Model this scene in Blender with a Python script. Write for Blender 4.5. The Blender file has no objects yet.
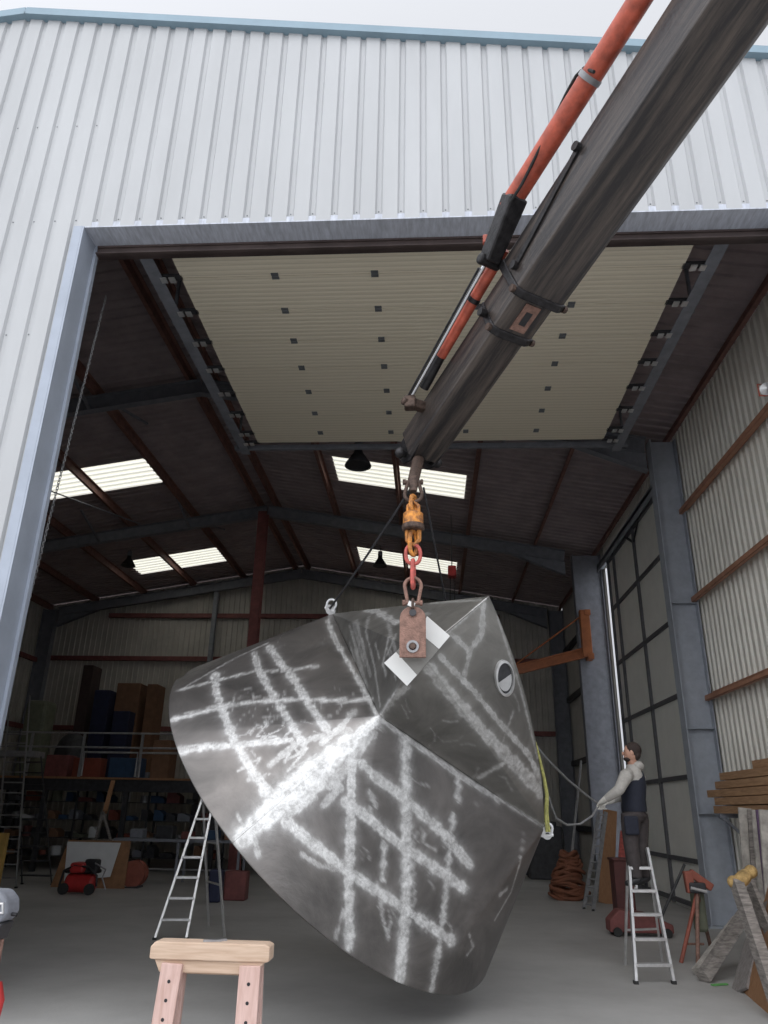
import bpy, bmesh, math, random
import numpy as np
from mathutils import Vector, Matrix
from mathutils.bvhtree import BVHTree
R = random.Random(5)
PI = math.pi
sc = bpy.context.scene
col = sc.collection

# ------------------------------------------------------------------ camera (calibrated from the vanishing points)
FPX, CX, CY, EYE = 747.0, 384.0, 512.0, 1.6
def _n(v): return v / np.linalg.norm(v)
_dY = _n(np.array([430 - CX, -(812 - CY), -FPX]))
_dZ = np.array([420 - CX, -(-1350 - CY), -FPX]); _dZ = _n(_dZ - _dZ.dot(_dY) * _dY)
_dX = np.cross(_dY, _dZ)
CAMROT = np.array([_dX, _dY, _dZ])
CAMPOS = np.array([0, 0, EYE])
def ray(px, py): return _n(CAMROT @ np.array([px - CX, -(py - CY), -FPX]))
def V(a): return Vector([float(t) for t in a])
def atY(px, py, y): r = ray(px, py); return V(CAMPOS + r * y / r[1])
def atX(px, py, x): r = ray(px, py); return V(CAMPOS + r * x / r[0])
def atZ(px, py, z): r = ray(px, py); return V(CAMPOS + r * (z - EYE) / r[2])
cam_d = bpy.data.cameras.new('camera'); cam = bpy.data.objects.new('camera', cam_d); col.objects.link(cam)
cam_d.sensor_fit = 'VERTICAL'; cam_d.sensor_height = 36; cam_d.lens = FPX / 1024 * 36
cam_d.clip_start = .05; cam_d.clip_end = 500
m4 = Matrix([[float(CAMROT[i][j]) for j in range(3)] + [float(CAMPOS[i])] for i in range(3)] + [[0, 0, 0, 1]])
cam.matrix_world = m4
sc.camera = cam

# ------------------------------------------------------------------ materials
def newmat(name):
    m = bpy.data.materials.new(name); m.use_nodes = True
    nt = m.node_tree; b = nt.nodes['Principled BSDF']
    return m, nt, b
def mat(name, c, rough=.6, metal=0., var=.12, scale=6., bump=0., bscale=40., c2=None, detail=6, stretch=None, spec=.5):
    """colour mottled by noise between c and c2 (own stains), optional bump"""
    m, nt, b = newmat(name)
    N = nt.nodes; L = nt.links
    tc = N.new('ShaderNodeTexCoord'); mp = N.new('ShaderNodeMapping'); L.new(tc.outputs['Object'], mp.inputs[0])
    if stretch: mp.inputs['Scale'].default_value = stretch
    no = N.new('ShaderNodeTexNoise'); no.inputs['Scale'].default_value = scale; no.inputs['Detail'].default_value = detail
    no.inputs['Roughness'].default_value = .62
    L.new(mp.outputs[0], no.inputs['Vector'])
    rp = N.new('ShaderNodeValToRGB'); L.new(no.outputs['Fac'], rp.inputs[0])
    c2 = c2 or tuple(x * (1 - 2 * var) for x in c); c1 = tuple(min(1, x * (1 + var)) for x in c)
    rp.color_ramp.elements[0].position = .35; rp.color_ramp.elements[1].position = .68
    rp.color_ramp.elements[0].color = (*c2, 1); rp.color_ramp.elements[1].color = (*c1, 1)
    L.new(rp.outputs[0], b.inputs['Base Color'])
    b.inputs['Roughness'].default_value = rough; b.inputs['Metallic'].default_value = metal
    b.inputs['Specular IOR Level'].default_value = spec
    if bump:
        n2 = N.new('ShaderNodeTexNoise'); n2.inputs['Scale'].default_value = bscale; n2.inputs['Detail'].default_value = 5
        L.new(mp.outputs[0], n2.inputs['Vector'])
        bp = N.new('ShaderNodeBump'); bp.inputs['Strength'].default_value = bump; bp.inputs['Distance'].default_value = .02
        L.new(n2.outputs['Fac'], bp.inputs['Height']); L.new(bp.outputs[0], b.inputs['Normal'])
    return m
M = {}
M['clad'] = mat('white_cladding', (.465, .475, .485), .55, 0, .04, 1.2, stretch=(1, 1, .25))
M['coping'] = mat('blue_grey_coping', (.23, .33, .40), .5, 0, .05, 2)
M['flash'] = mat('galvanised_flashing', (.52, .55, .62), .4, .0, .12, 5, stretch=(6, 1, 1))
M['jamb'] = mat('jamb_flashing', (.36, .40, .47), .5, .1, .06, 2)
M['brown'] = mat('brown_trim', (.085, .062, .058), .5, 0, .15, 3)
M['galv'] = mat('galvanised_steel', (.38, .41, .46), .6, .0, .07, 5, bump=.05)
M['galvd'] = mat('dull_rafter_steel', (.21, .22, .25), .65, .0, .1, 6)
M['dark'] = mat('dark_steel', (.05, .05, .055), .55, .2, .2, 8)
M['red'] = mat('red_primer_steel', (.19, .06, .055), .65, 0, .15, 6)
M['purlin'] = mat('brown_purlin', (.24, .12, .10), .65, 0, .15, 6)
M['girt'] = mat('orange_brown_girt', (.50, .25, .16), .6, 0, .1, 5)
M['roof'] = mat('roof_sheet_underside', (.36, .30, .31), .7, 0, .1, 2)
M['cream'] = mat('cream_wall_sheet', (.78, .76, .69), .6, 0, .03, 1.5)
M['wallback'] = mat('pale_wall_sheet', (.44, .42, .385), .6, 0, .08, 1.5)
M['sidepanel'] = mat('grey_green_panel', (.88, .88, .83), .6, 0, .03, 2)
M['alu'] = mat('aluminium', (.62, .62, .62), .38, .6, .08, 12)
M['aludull'] = mat('dull_aluminium', (.34, .34, .35), .5, .5, .1, 12)
M['rail'] = mat('door_rail_steel', (.11, .11, .12), .6, 0, .1, 8)
M['chrome'] = mat('chrome_rod', (.75, .77, .8), .12, 1, .03, 5)
M['orange'] = mat('orange_red_paint', (.52, .105, .06), .45, 0, .22, 7, bump=.1)
M['jib'] = mat('orange_jib_paint', (.42, .14, .05), .5, 0, .12, 5)
M['rust'] = mat('rusty_plate', (.27, .155, .12), .7, .1, .18, 22, bump=.3, bscale=90)
M['rustdark'] = mat('rusty_dark_steel', (.10, .065, .05), .6, .4, .3, 25, bump=.3)
M['rustorange'] = mat('yellow_orange_worn_paint', (.68, .27, .04), .55, .1, .3, 18, c2=(.12, .05, .03), bump=.3)
M['redchain'] = mat('faded_red_paint', (.50, .10, .08), .5, 0, .2, 20)
M['white'] = mat('white_sheet', (.62, .63, .64), .6, 0, .03, 5)
M['tape'] = mat('white_tape', (.74, .74, .72), .6, 0, .02, 5)
M['yellow'] = mat('yellow_green_webbing', (.30, .29, .09), .8, 0, .2, 30)
M['rope'] = mat('grey_rope', (.22, .22, .22), .8, 0, .2, 40)
M['wire'] = mat('dark_wire_rope', (.045, .045, .05), .6, .3, .2, 40)
M['black'] = mat('black_plastic', (.02, .02, .023), .5)
M['rubber'] = mat('rubber', (.025, .025, .025), .8)
M['card'] = mat('brown_cardboard', (.20, .105, .06), .8, 0, .1, 5)
M['dullred'] = mat('dull_orange_red', (.30, .09, .06), .65)
M['redbox'] = mat('dull_red_box', (.22, .05, .03), .6)
M['bluebox'] = mat('dark_blue_paint', (.015, .02, .055), .6)
M['blue'] = mat('blue_plastic', (.03, .07, .14), .5)
M['reds'] = mat('red_machine_paint', (.45, .03, .03), .45, 0, .1, 5)
M['greenish'] = mat('faded_green_paint', (.16, .17, .12), .6)
M['skin'] = mat('skin', (.50, .28, .20), .55, 0, .04, 10)
M['hair'] = mat('dark_hair', (.035, .022, .018), .8, 0, .2, 60)
M['hoodie'] = mat('light_grey_fleece', (.40, .38, .35), .9, 0, .06, 40)
M['vest'] = mat('dark_navy_vest', (.014, .017, .03), .85, 0, .1, 30)
M['trouser'] = mat('dark_grey_work_trousers', (.055, .046, .046), .85, 0, .15, 20)
M['glove'] = mat('white_work_glove', (.62, .60, .55), .85, 0, .06, 30)
M['screw'] = mat('screw_head', (.16, .17, .18), .5, .4)
M['ground_edge'] = mat('weathered_timber', (.27, .245, .225), .8, 0, .25, 8, stretch=(1, 1, 6))
M['palewood'] = mat('pale_weathered_timber', (.46, .43, .39), .8, 0, .2, 8)
M['foam'] = mat('yellow_foam', (.45, .30, .12), .9, 0, .25, 12, bump=.5)
M['purple'] = mat('purple_sheet', (.14, .09, .16), .8)
M['green'] = mat('green_strap', (.12, .35, .10), .7)

def wood(name, c1, c2, axis='X', scale=3.):
    m, nt, b = newmat(name); N = nt.nodes; L = nt.links
    tc = N.new('ShaderNodeTexCoord'); mp = N.new('ShaderNodeMapping'); L.new(tc.outputs['Object'], mp.inputs[0])
    s = [14, 14, 14]; s['XYZ'.index(axis)] = 1.2; mp.inputs['Scale'].default_value = s
    no = N.new('ShaderNodeTexNoise'); no.inputs['Scale'].default_value = scale; no.inputs['Detail'].default_value = 8; no.inputs['Distortion'].default_value = .6
    L.new(mp.outputs[0], no.inputs[0]); rp = N.new('ShaderNodeValToRGB'); L.new(no.outputs['Fac'], rp.inputs[0])
    rp.color_ramp.elements[0].position = .3; rp.color_ramp.elements[1].position = .7
    rp.color_ramp.elements[0].color = (*c2, 1); rp.color_ramp.elements[1].color = (*c1, 1)
    L.new(rp.outputs[0], b.inputs['Base Color']); b.inputs['Roughness'].default_value = .75
    bp = N.new('ShaderNodeBump'); bp.inputs['Strength'].default_value = .15; bp.inputs['Distance'].default_value = .01
    L.new(no.outputs['Fac'], bp.inputs['Height']); L.new(bp.outputs[0], b.inputs['Normal'])
    return m
M['wood'] = wood('pale_pine', (.66, .50, .38), (.50, .35, .25))
M['woodpink'] = wood('pink_stained_pine', (.66, .47, .42), (.52, .34, .29), 'Z')
M['timber'] = wood('brown_sawn_timber', (.52, .32, .18), (.34, .19, .10), 'Y')
M['ply'] = wood('plywood', (.34, .18, .09), (.26, .13, .06), 'Z')
M['greyplank'] = wood('grey_old_plank', (.28, .26, .25), (.17, .15, .14), 'Z')

# concrete
m, nt, b = newmat('concrete'); N = nt.nodes; L = nt.links
tc = N.new('ShaderNodeTexCoord')
n1 = N.new('ShaderNodeTexNoise'); n1.inputs['Scale'].default_value = .55; n1.inputs['Detail'].default_value = 9; n1.inputs['Roughness'].default_value = .65; L.new(tc.outputs['Object'], n1.inputs[0])
r1 = N.new('ShaderNodeValToRGB'); r1.color_ramp.elements[0].position = .3; r1.color_ramp.elements[1].position = .72
r1.color_ramp.elements[0].color = (.32, .31, .30, 1); r1.color_ramp.elements[1].color = (.46, .455, .44, 1); L.new(n1.outputs['Fac'], r1.inputs[0])
L.new(r1.outputs[0], b.inputs['Base Color']); b.inputs['Roughness'].default_value = .65
n2 = N.new('ShaderNodeTexNoise'); n2.inputs['Scale'].default_value = 30; n2.inputs['Detail'].default_value = 6; L.new(tc.outputs['Object'], n2.inputs[0])
bp = N.new('ShaderNodeBump'); bp.inputs['Strength'].default_value = .12; bp.inputs['Distance'].default_value = .02; L.new(n2.outputs['Fac'], bp.inputs['Height']); L.new(bp.outputs[0], b.inputs['Normal'])
M['concrete'] = m

# ribbed cream door panel: thin lines pressed along X
m, nt, b = newmat('cream_door_panel'); N = nt.nodes; L = nt.links
tc = N.new('ShaderNodeTexCoord'); wv = N.new('ShaderNodeTexWave'); wv.bands_direction = 'Y'; wv.inputs['Scale'].default_value = 3.6; wv.inputs['Distortion'].default_value = .05
L.new(tc.outputs['Object'], wv.inputs[0])
rp = N.new('ShaderNodeValToRGB'); rp.color_ramp.elements[0].color = (.66, .60, .47, 1); rp.color_ramp.elements[0].position = .0
rp.color_ramp.elements[1].color = (.80, .73, .58, 1); rp.color_ramp.elements[1].position = .18; L.new(wv.outputs['Fac'], rp.inputs[0]); L.new(rp.outputs[0], b.inputs['Base Color'])
bp = N.new('ShaderNodeBump'); bp.inputs['Strength'].default_value = .3; bp.inputs['Distance'].default_value = .008; L.new(wv.outputs['Fac'], bp.inputs['Height']); L.new(bp.outputs[0], b.inputs['Normal'])
b.inputs['Roughness'].default_value = .5
M['doorpanel'] = m

# translucent skylight sheet
m, nt, b = newmat('translucent_skylight'); N = nt.nodes; L = nt.links
N.remove(b); tr = N.new('ShaderNodeBsdfTranslucent'); tr.inputs[0].default_value = (.97, .94, .80, 1)
df = N.new('ShaderNodeBsdfTransparent'); df.inputs[0].default_value = (.95, .92, .80, 1)
mx = N.new('ShaderNodeMixShader'); mx.inputs[0].default_value = .35
L.new(tr.outputs[0], mx.inputs[1]); L.new(df.outputs[0], mx.inputs[2]); L.new(mx.outputs[0], N['Material Output'].inputs[0])
M['skylight'] = m

# hopper steel: mill finish with ground bands and painted sheen read from the mesh attribute "grind"
def hopper_mat(name, base1, base2, r0):
    m, nt, b = newmat(name); N = nt.nodes; L = nt.links
    tc = N.new('ShaderNodeTexCoord'); at = N.new('ShaderNodeAttribute'); at.attribute_name = 'grind_sheen'
    big = N.new('ShaderNodeTexNoise'); big.inputs['Scale'].default_value = 1.6; big.inputs['Detail'].default_value = 8; big.inputs['Roughness'].default_value = .6; big.inputs['Distortion'].default_value = .8
    L.new(tc.outputs['Object'], big.inputs[0])
    rp = N.new('ShaderNodeValToRGB'); rp.color_ramp.elements[0].position = .35; rp.color_ramp.elements[1].position = .7
    rp.color_ramp.elements[0].color = (*base2, 1); rp.color_ramp.elements[1].color = (*base1, 1); L.new(big.outputs['Fac'], rp.inputs[0])
    fine = N.new('ShaderNodeTexNoise'); fine.inputs['Scale'].default_value = 15; fine.inputs['Detail'].default_value = 9; fine.inputs['Roughness'].default_value = .74; fine.inputs['Distortion'].default_value = .25
    L.new(tc.outputs['Object'], fine.inputs[0])
    fc = N.new('ShaderNodeMapRange'); L.new(fine.outputs['Fac'], fc.inputs[0]); fc.inputs[1].default_value = .36; fc.inputs[2].default_value = .64; fc.inputs[3].default_value = .45; fc.inputs[4].default_value = 1.3
    mul = N.new('ShaderNodeMath'); mul.operation = 'MULTIPLY'; mul.use_clamp = True; L.new(at.outputs['Fac'], mul.inputs[0]); L.new(fc.outputs[0], mul.inputs[1])
    mc = N.new('ShaderNodeMixRGB'); L.new(mul.outputs[0], mc.inputs[0]); L.new(rp.outputs[0], mc.inputs[1]); mc.inputs[2].default_value = (.74, .74, .73, 1)
    L.new(mc.outputs[0], b.inputs['Base Color'])
    me = N.new('ShaderNodeMapRange'); L.new(mul.outputs[0], me.inputs[0]); me.inputs[3].default_value = .82; me.inputs[4].default_value = .45; L.new(me.outputs[0], b.inputs['Metallic'])
    ro = N.new('ShaderNodeMapRange'); L.new(mul.outputs[0], ro.inputs[0]); ro.inputs[3].default_value = r0; ro.inputs[4].default_value = .5; L.new(ro.outputs[0], b.inputs['Roughness'])
    bp = N.new('ShaderNodeBump'); bp.inputs['Strength'].default_value = .22; bp.inputs['Distance'].default_value = .012
    hh = N.new('ShaderNodeMath'); hh.operation = 'MULTIPLY'; L.new(mul.outputs[0], hh.inputs[0]); L.new(fine.outputs['Fac'], hh.inputs[1])
    L.new(hh.outputs[0], bp.inputs['Height'])
    b2 = N.new('ShaderNodeBump'); b2.inputs['Strength'].default_value = .25; b2.inputs['Distance'].default_value = .05; L.new(big.outputs['Fac'], b2.inputs['Height'])
    L.new(b2.outputs[0], bp.inputs['Normal']); L.new(bp.outputs[0], b.inputs['Normal'])
    return m
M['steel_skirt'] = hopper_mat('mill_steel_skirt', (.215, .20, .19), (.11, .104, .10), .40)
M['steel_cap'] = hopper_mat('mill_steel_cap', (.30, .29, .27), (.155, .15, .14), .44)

# boom: dark scratched worn paint
m, nt, b = newmat('worn_dark_boom_paint'); N = nt.nodes; L = nt.links
tc = N.new('ShaderNodeTexCoord'); n1 = N.new('ShaderNodeTexNoise'); n1.inputs['Scale'].default_value = 2.2; n1.inputs['Detail'].default_value = 12; n1.inputs['Roughness'].default_value = .75
mp = N.new('ShaderNodeCombineXYZ'); BOOM_DOTS = []
for k_ in range(3):
    dn = N.new('ShaderNodeVectorMath'); dn.operation = 'DOT_PRODUCT'; L.new(tc.outputs['Object'], dn.inputs[0]); L.new(dn.outputs['Value'], mp.inputs[k_]); BOOM_DOTS.append(dn)
L.new(mp.outputs[0], n1.inputs[0])
rp = N.new('ShaderNodeValToRGB'); rp.color_ramp.elements[0].position = .42; rp.color_ramp.elements[1].position = .74
rp.color_ramp.elements[0].color = (.028, .025, .026, 1); rp.color_ramp.elements[1].color = (.15, .12, .10, 1)
L.new(n1.outputs['Fac'], rp.inputs[0]); L.new(rp.outputs[0], b.inputs['Base Color']); b.inputs['Metallic'].default_value = .25; b.inputs['Roughness'].default_value = .32
n3 = N.new('ShaderNodeTexNoise'); n3.inputs['Scale'].default_value = 35; n3.inputs['Detail'].default_value = 6; L.new(tc.outputs['Object'], n3.inputs[0])
bp = N.new('ShaderNodeBump'); bp.inputs['Strength'].default_value = .25; bp.inputs['Distance'].default_value = .01; L.new(n3.outputs['Fac'], bp.inputs['Height']); L.new(bp.outputs[0], b.inputs['Normal'])
M['boom'] = m
M['boomdark'] = mat('dark_boom_steel', (.03, .028, .03), .38, .4, .3, 14, bump=.2)

# ------------------------------------------------------------------ mesh builder
class MB:
    def __init__(s): s.v = []; s.f = []
    def add(s, vs, fs):
        k = len(s.v); s.v += [Vector(v) for v in vs]; s.f += [tuple(i + k for i in f) for f in fs]; return s
    def box(s, c, size, rot=None):
        hx, hy, hz = [t / 2 for t in size]; c = Vector(c)
        vs = [Vector((x * hx, y * hy, z * hz)) for x in (-1, 1) for y in (-1, 1) for z in (-1, 1)]
        if rot is not None: vs = [rot @ v for v in vs]
        return s.add([v + c for v in vs], [(0, 1, 3, 2), (4, 6, 7, 5), (0, 4, 5, 1), (2, 3, 7, 6), (0, 2, 6, 4), (1, 5, 7, 3)])
    def span(s, a, b): a = Vector(a); b = Vector(b); return s.box((a + b) / 2, [abs(t) for t in (b - a)])
    def frame(s, a, b, up=(0, 0, 1)):
        a = Vector(a); b = Vector(b); d = (b - a).normalized(); up = Vector(up)
        x = up.cross(d)
        if x.length < 1e-4: x = Vector((1, 0, 0)).cross(d)
        x.normalize(); y = d.cross(x); return a, b, d, x, y
    def beam(s, a, b, w, h, up=(0, 0, 1), w2=None, h2=None):
        a, b, d, x, y = s.frame(a, b, up); w2 = w2 or w; h2 = h2 or h
        vs = [a - x * w / 2 - y * h / 2, a + x * w / 2 - y * h / 2, a + x * w / 2 + y * h / 2, a - x * w / 2 + y * h / 2,
              b - x * w2 / 2 - y * h2 / 2, b + x * w2 / 2 - y * h2 / 2, b + x * w2 / 2 + y * h2 / 2, b - x * w2 / 2 + y * h2 / 2]
        return s.add(vs, [(3, 2, 1, 0), (4, 5, 6, 7), (0, 1, 5, 4), (1, 2, 6, 5), (2, 3, 7, 6), (3, 0, 4, 7)])
    def ibeam(s, a, b, w, h, t=.018, up=(0, 0, 1)):
        a, b, d, x, y = s.frame(a, b, up); k = (h - t) / 2
        s.beam(a + y * k, b + y * k, w, t, up); s.beam(a - y * k, b - y * k, w, t, up); s.beam(a, b, t * .8, h - 2 * t, up); return s
    def tube(s, pts, r, seg=10, closed=False, r2=None, cap=True):
        pts = [Vector(p) for p in pts]; n = len(pts); rings = []
        prev = None
        for i, p in enumerate(pts):
            if closed: d = pts[(i + 1) % n] - pts[i - 1]
            else: d = pts[min(i + 1, n - 1)] - pts[max(i - 1, 0)]
            d.normalize()
            if prev is None:
                x = d.orthogonal().normalized()
            else:
                x = prev - d * prev.dot(d)
                x = x.normalized() if x.length > 1e-6 else d.orthogonal().normalized()
            prev = x; y = d.cross(x)
            rr = r if r2 is None else r + (r2 - r) * i / max(1, n - 1)
            if isinstance(r, (list, tuple)): rr = r[i]
            rings.append([p + (x * math.cos(2 * PI * k / seg) + y * math.sin(2 * PI * k / seg)) * rr for k in range(seg)])
        vs = [v for ring in rings for v in ring]; fs = []
        for i in range(n if closed else n - 1):
            j = (i + 1) % n
            off = 0
            if closed and j == 0:
                off = min(range(seg), key=lambda o: (rings[i][0] - rings[0][o]).length)
            for k in range(seg):
                k2 = (k + 1) % seg
                fs.append((i * seg + k, i * seg + k2, j * seg + (k2 + off) % seg, j * seg + (k + off) % seg))
        if not closed and cap: fs.append(tuple(range(seg))[::-1]); fs.append(tuple((n - 1) * seg + k for k in range(seg)))
        return s.add(vs, fs)
    def cyl(s, a, b, r, seg=20, r2=None): return s.tube([a, b], r, seg, r2=r2)
    def sphere(s, c, r, seg=16, rings=10, sc3=(1, 1, 1), rot=None):
        c = Vector(c); vs = []; fs = []
        for i in range(rings + 1):
            ph = PI * i / rings
            for k in range(seg):
                v = Vector((math.sin(ph) * math.cos(2 * PI * k / seg) * r * sc3[0], math.sin(ph) * math.sin(2 * PI * k / seg) * r * sc3[1], math.cos(ph) * r * sc3[2]))
                if rot is not None: v = rot @ v
                vs.append(c + v)
        for i in range(rings):
            for k in range(seg):
                fs.append((i * seg + k, (i + 1) * seg + k, (i + 1) * seg + (k + 1) % seg, i * seg + (k + 1) % seg))
        return s.add(vs, fs)
    def prism(s, poly, d):
        """closed polygon (3-D points) extruded by vector d"""
        d = Vector(d); p = [Vector(q) for q in poly]; n = len(p)
        return s.add(p + [q + d for q in p], [tuple(range(n))[::-1], tuple(range(n, 2 * n))] + [(i, (i + 1) % n, n + (i + 1) % n, n + i) for i in range(n)])
    def lathe(s, prof, c, axis=(0, 0, 1), seg=24):
        c = Vector(c); z = Vector(axis).normalized(); x = z.orthogonal().normalized(); y = z.cross(x); vs = []; fs = []
        for r, h in prof:
            for k in range(seg): vs.append(c + z * h + (x * math.cos(2 * PI * k / seg) + y * math.sin(2 * PI * k / seg)) * max(r, 1e-4))
        for i in range(len(prof) - 1):
            for k in range(seg): fs.append((i * seg + k, i * seg + (k + 1) % seg, (i + 1) * seg + (k + 1) % seg, (i + 1) * seg + k))
        return s.add(vs, fs)
    def build(s, name, material, parent=None, smooth=False, bevel=0, fix=True):
        off = root_loc(parent) if parent is not None else Vector()
        me = bpy.data.meshes.new(name); me.from_pydata([v - off for v in s.v], [], s.f)
        if fix:
            bm = bmesh.new(); bm.from_mesh(me); bmesh.ops.recalc_face_normals(bm, faces=bm.faces); bm.to_mesh(me); bm.free()
        if isinstance(material, str): material = M[material]
        me.materials.append(material)
        o = bpy.data.objects.new(name, me); col.objects.link(o)
        if parent is not None: o.parent = parent
        if smooth:
            me.polygons.foreach_set('use_smooth', [True] * len(me.polygons))
            try: me.set_sharp_from_angle(angle=math.radians(38))
            except Exception: pass
        if bevel:
            bv = o.modifiers.new('bevel', 'BEVEL'); bv.width = bevel; bv.segments = 2; bv.limit_method = 'ANGLE'
        return o
def root_loc(o):
    l = Vector()
    while o is not None: l += o.location; o = o.parent
    return l
def thing(name, label, cat, loc=(0, 0, 0), group=None):
    o = bpy.data.objects.new(name, None); col.objects.link(o); o.location = Vector(loc); o.empty_display_size = .1
    return tag(o, label, cat, group)
def tag(o, label, cat, group=None):
    o['label'] = label; o['category'] = cat
    if group: o['group'] = group
    return o
def struct(o, label=None):
    o['kind'] = 'structure'
    if label: o['label'] = label
    return o
def copy_tree(o, parent=None):
    c = o.copy(); col.objects.link(c); c.parent = parent
    for ch in list(o.children): copy_tree(ch, c)
    return c
def q(px, py, y): return atY(px, py, y)

# ------------------------------------------------------------------ building constants
YF = 6.5                       # facade plane
XR, XL = 4.92, -14.7           # side walls
YB = 27.4
XRI = -4.85                    # ridge
def roofz(x): return 10.35 - .165 * abs(x - XRI)
OPL, OPR, OPH = -3.93, 3.93, 7.74

def corr_profile(u0, u1, pitch, crown, depth, slope=.02):
    """trapezoid profile: list of (u, d); d=0 on the crown, depth in the valley"""
    out = []; k0 = math.floor(u0 / pitch); u = k0 * pitch
    pts = []
    while u < u1 + pitch:
        pts += [(u, 0), (u + crown, 0), (u + crown + slope, depth), (u + pitch - slope, depth)]
        u += pitch
    def dep(t):
        for (a, da), (b, db) in zip(pts, pts[1:]):
            if a <= t <= b: return da + (db - da) * (t - a) / max(1e-9, b - a)
        return 0
    out = [(u0, dep(u0))] + [p for p in pts if u0 < p[0] < u1] + [(u1, dep(u1))]
    return out
def sheet(mb, prof, P, lo, hi):
    """P(u, d, v) -> point; lo(u), hi(u) give the two ends"""
    vs = []; fs = []
    for u, d in prof: vs += [P(u, d, lo(u)), P(u, d, hi(u))]
    for i in range(len(prof) - 1): fs.append((2 * i, 2 * i + 2, 2 * i + 3, 2 * i + 1))
    mb.add(vs, fs)

# facade
def gable(x): return 11.33 - .139 * abs(x + 5.3)
mb = MB()
P = lambda u, d, v: (u, YF + d, v)
for a, b_, lo in ((XL - .2, OPL, lambda u: 0), (OPL, OPR, lambda u: OPH), (OPR, XR + .2, lambda u: 0)):
    sheet(mb, corr_profile(a, b_, .25, .165, .032), P, lo, gable)
wf = struct(mb.build('wall_front', 'clad', fix=False))
# screws in rows
mb = MB()
x = XL
for k in range(int((XR - XL) / .25)):
    x = (math.floor(XL / .25) + k) * .25 + .205
    rows = [OPH + .12] if OPL < x < OPR else [1.2, 2.9, 4.6, 6.3, OPH + .12]
    if x < OPL + .1: rows += [9.35]
    for z in rows:
        if x < XR: mb.cyl((x, YF + .04, z), (x, YF + .028, z), .009, 6)
s_ = mb.build('screw', 'screw', wf); s_['kind'] = 'stuff'
# coping along the gable
mb = MB()
for a, b_ in ((XL - .3, -5.3), (-5.3, XR + .3)):
    mb.beam((a, YF - .0, gable(a) + .03), (b_, YF - .0, gable(b_) + .03), .16, .12)
struct(mb.build('trim_1', 'coping'))
# lintel flashing, brown header, jambs
mb = MB(); mb.span((OPL, YF + .0, OPH - .015), (OPR, YF + .32, OPH))
mb.beam((OPL, YF + .005, OPH + .03), (OPR, YF + .005, OPH + .03), .004, .07)
struct(mb.build('trim_2', 'flash'))
mb = MB(); mb.span((OPL + .05, YF + .32, 7.60), (OPR - .05, YF + .40, OPH + .2)); mb.span((OPL + .05, YF + .30, 7.70), (OPR - .05, YF + .32, 7.74))
mb.span((OPL + .05, YF + .28, 7.60), (OPR - .05, YF + .4, 7.615))
struct(mb.build('trim_3', 'brown'))
for n, xx, s in ((4, OPL, 1), (5, OPR, -1)):
    mb = MB(); mb.span((xx - .02, YF - .01, 0), (xx + .02, YF + .36, OPH)); mb.span((xx - .10 * s, YF - .012, 0), (xx, YF - .002, OPH)); mb.span((xx - .02, YF + .3, 0), (xx + .05 * s, YF + .36, OPH))
    struct(mb.build('trim_%d' % n, 'jamb'))

# floor
mb = MB(); mb.add([(-60, -40, 0), (60, -40, 0), (60, 60, 0), (-60, 60, 0)], [(0, 1, 2, 3)])
struct(mb.build('floor', 'concrete', fix=False))

# right wall with the side doorway, left wall, back wall
DY0, DY1, DH = 14.05, 20.46, 8.02
mb = MB(); P = lambda u, d, v: (XR + .04 - d, u, v)
for a, b_, lo, hi in ((YF, DY0, lambda u: 0, lambda u: roofz(XR)), (DY0, DY1, lambda u: DH, lambda u: roofz(XR)), ):
    sheet(mb, corr_profile(a, b_, .2, .12, .035), P, lo, hi)
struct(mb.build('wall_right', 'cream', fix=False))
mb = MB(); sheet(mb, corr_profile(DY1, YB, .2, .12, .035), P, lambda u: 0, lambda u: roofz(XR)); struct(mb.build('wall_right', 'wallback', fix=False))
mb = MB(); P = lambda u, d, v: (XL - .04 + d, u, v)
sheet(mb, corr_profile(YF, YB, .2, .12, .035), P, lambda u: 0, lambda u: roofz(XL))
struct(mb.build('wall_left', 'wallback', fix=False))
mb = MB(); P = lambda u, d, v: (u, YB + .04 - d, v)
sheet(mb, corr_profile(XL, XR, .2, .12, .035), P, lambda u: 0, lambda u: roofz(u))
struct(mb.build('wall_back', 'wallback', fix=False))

# roof with skylight holes
SKY = [(-10.45, -7.35, 17.0, 18.5), (-2.45, .95, 17.0, 18.5), (-10.45, -7.35, 24.0, 25.5), (-2.45, .95, 24.0, 25.5)]
mb = MB(); wins = [MB() for _ in SKY]
prof = corr_profile(YF + .05, YB + .1, .25, .06, .035)
def near(t, ys): return any(a <= t <= b for a, b in ys)
for (xa, xb) in ((XL - .1, -10.45), (-10.45, -7.35), (-7.35, XRI), (XRI, -2.45), (-2.45, .95), (.95, XR + .1)):
    for (u0, d0), (u1, d1) in zip(prof, prof[1:]):
        um = (u0 + u1) / 2; tgt = mb
        for i, (a, b_, c, d) in enumerate(SKY):
            if a - .01 <= xa and xb <= b_ + .01 and c <= um <= d: tgt = wins[i]
        tgt.add([(xa, u0, roofz(xa) + d0), (xb, u0, roofz(xb) + d0), (xb, u1, roofz(xb) + d1), (xa, u1, roofz(xa) + d1)], [(0, 1, 2, 3)])
struct(mb.build('ceiling', 'roof', fix=False))
for i, w in enumerate(wins): struct(w.build('window_%d' % (i + 1), 'skylight', fix=False))

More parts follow.
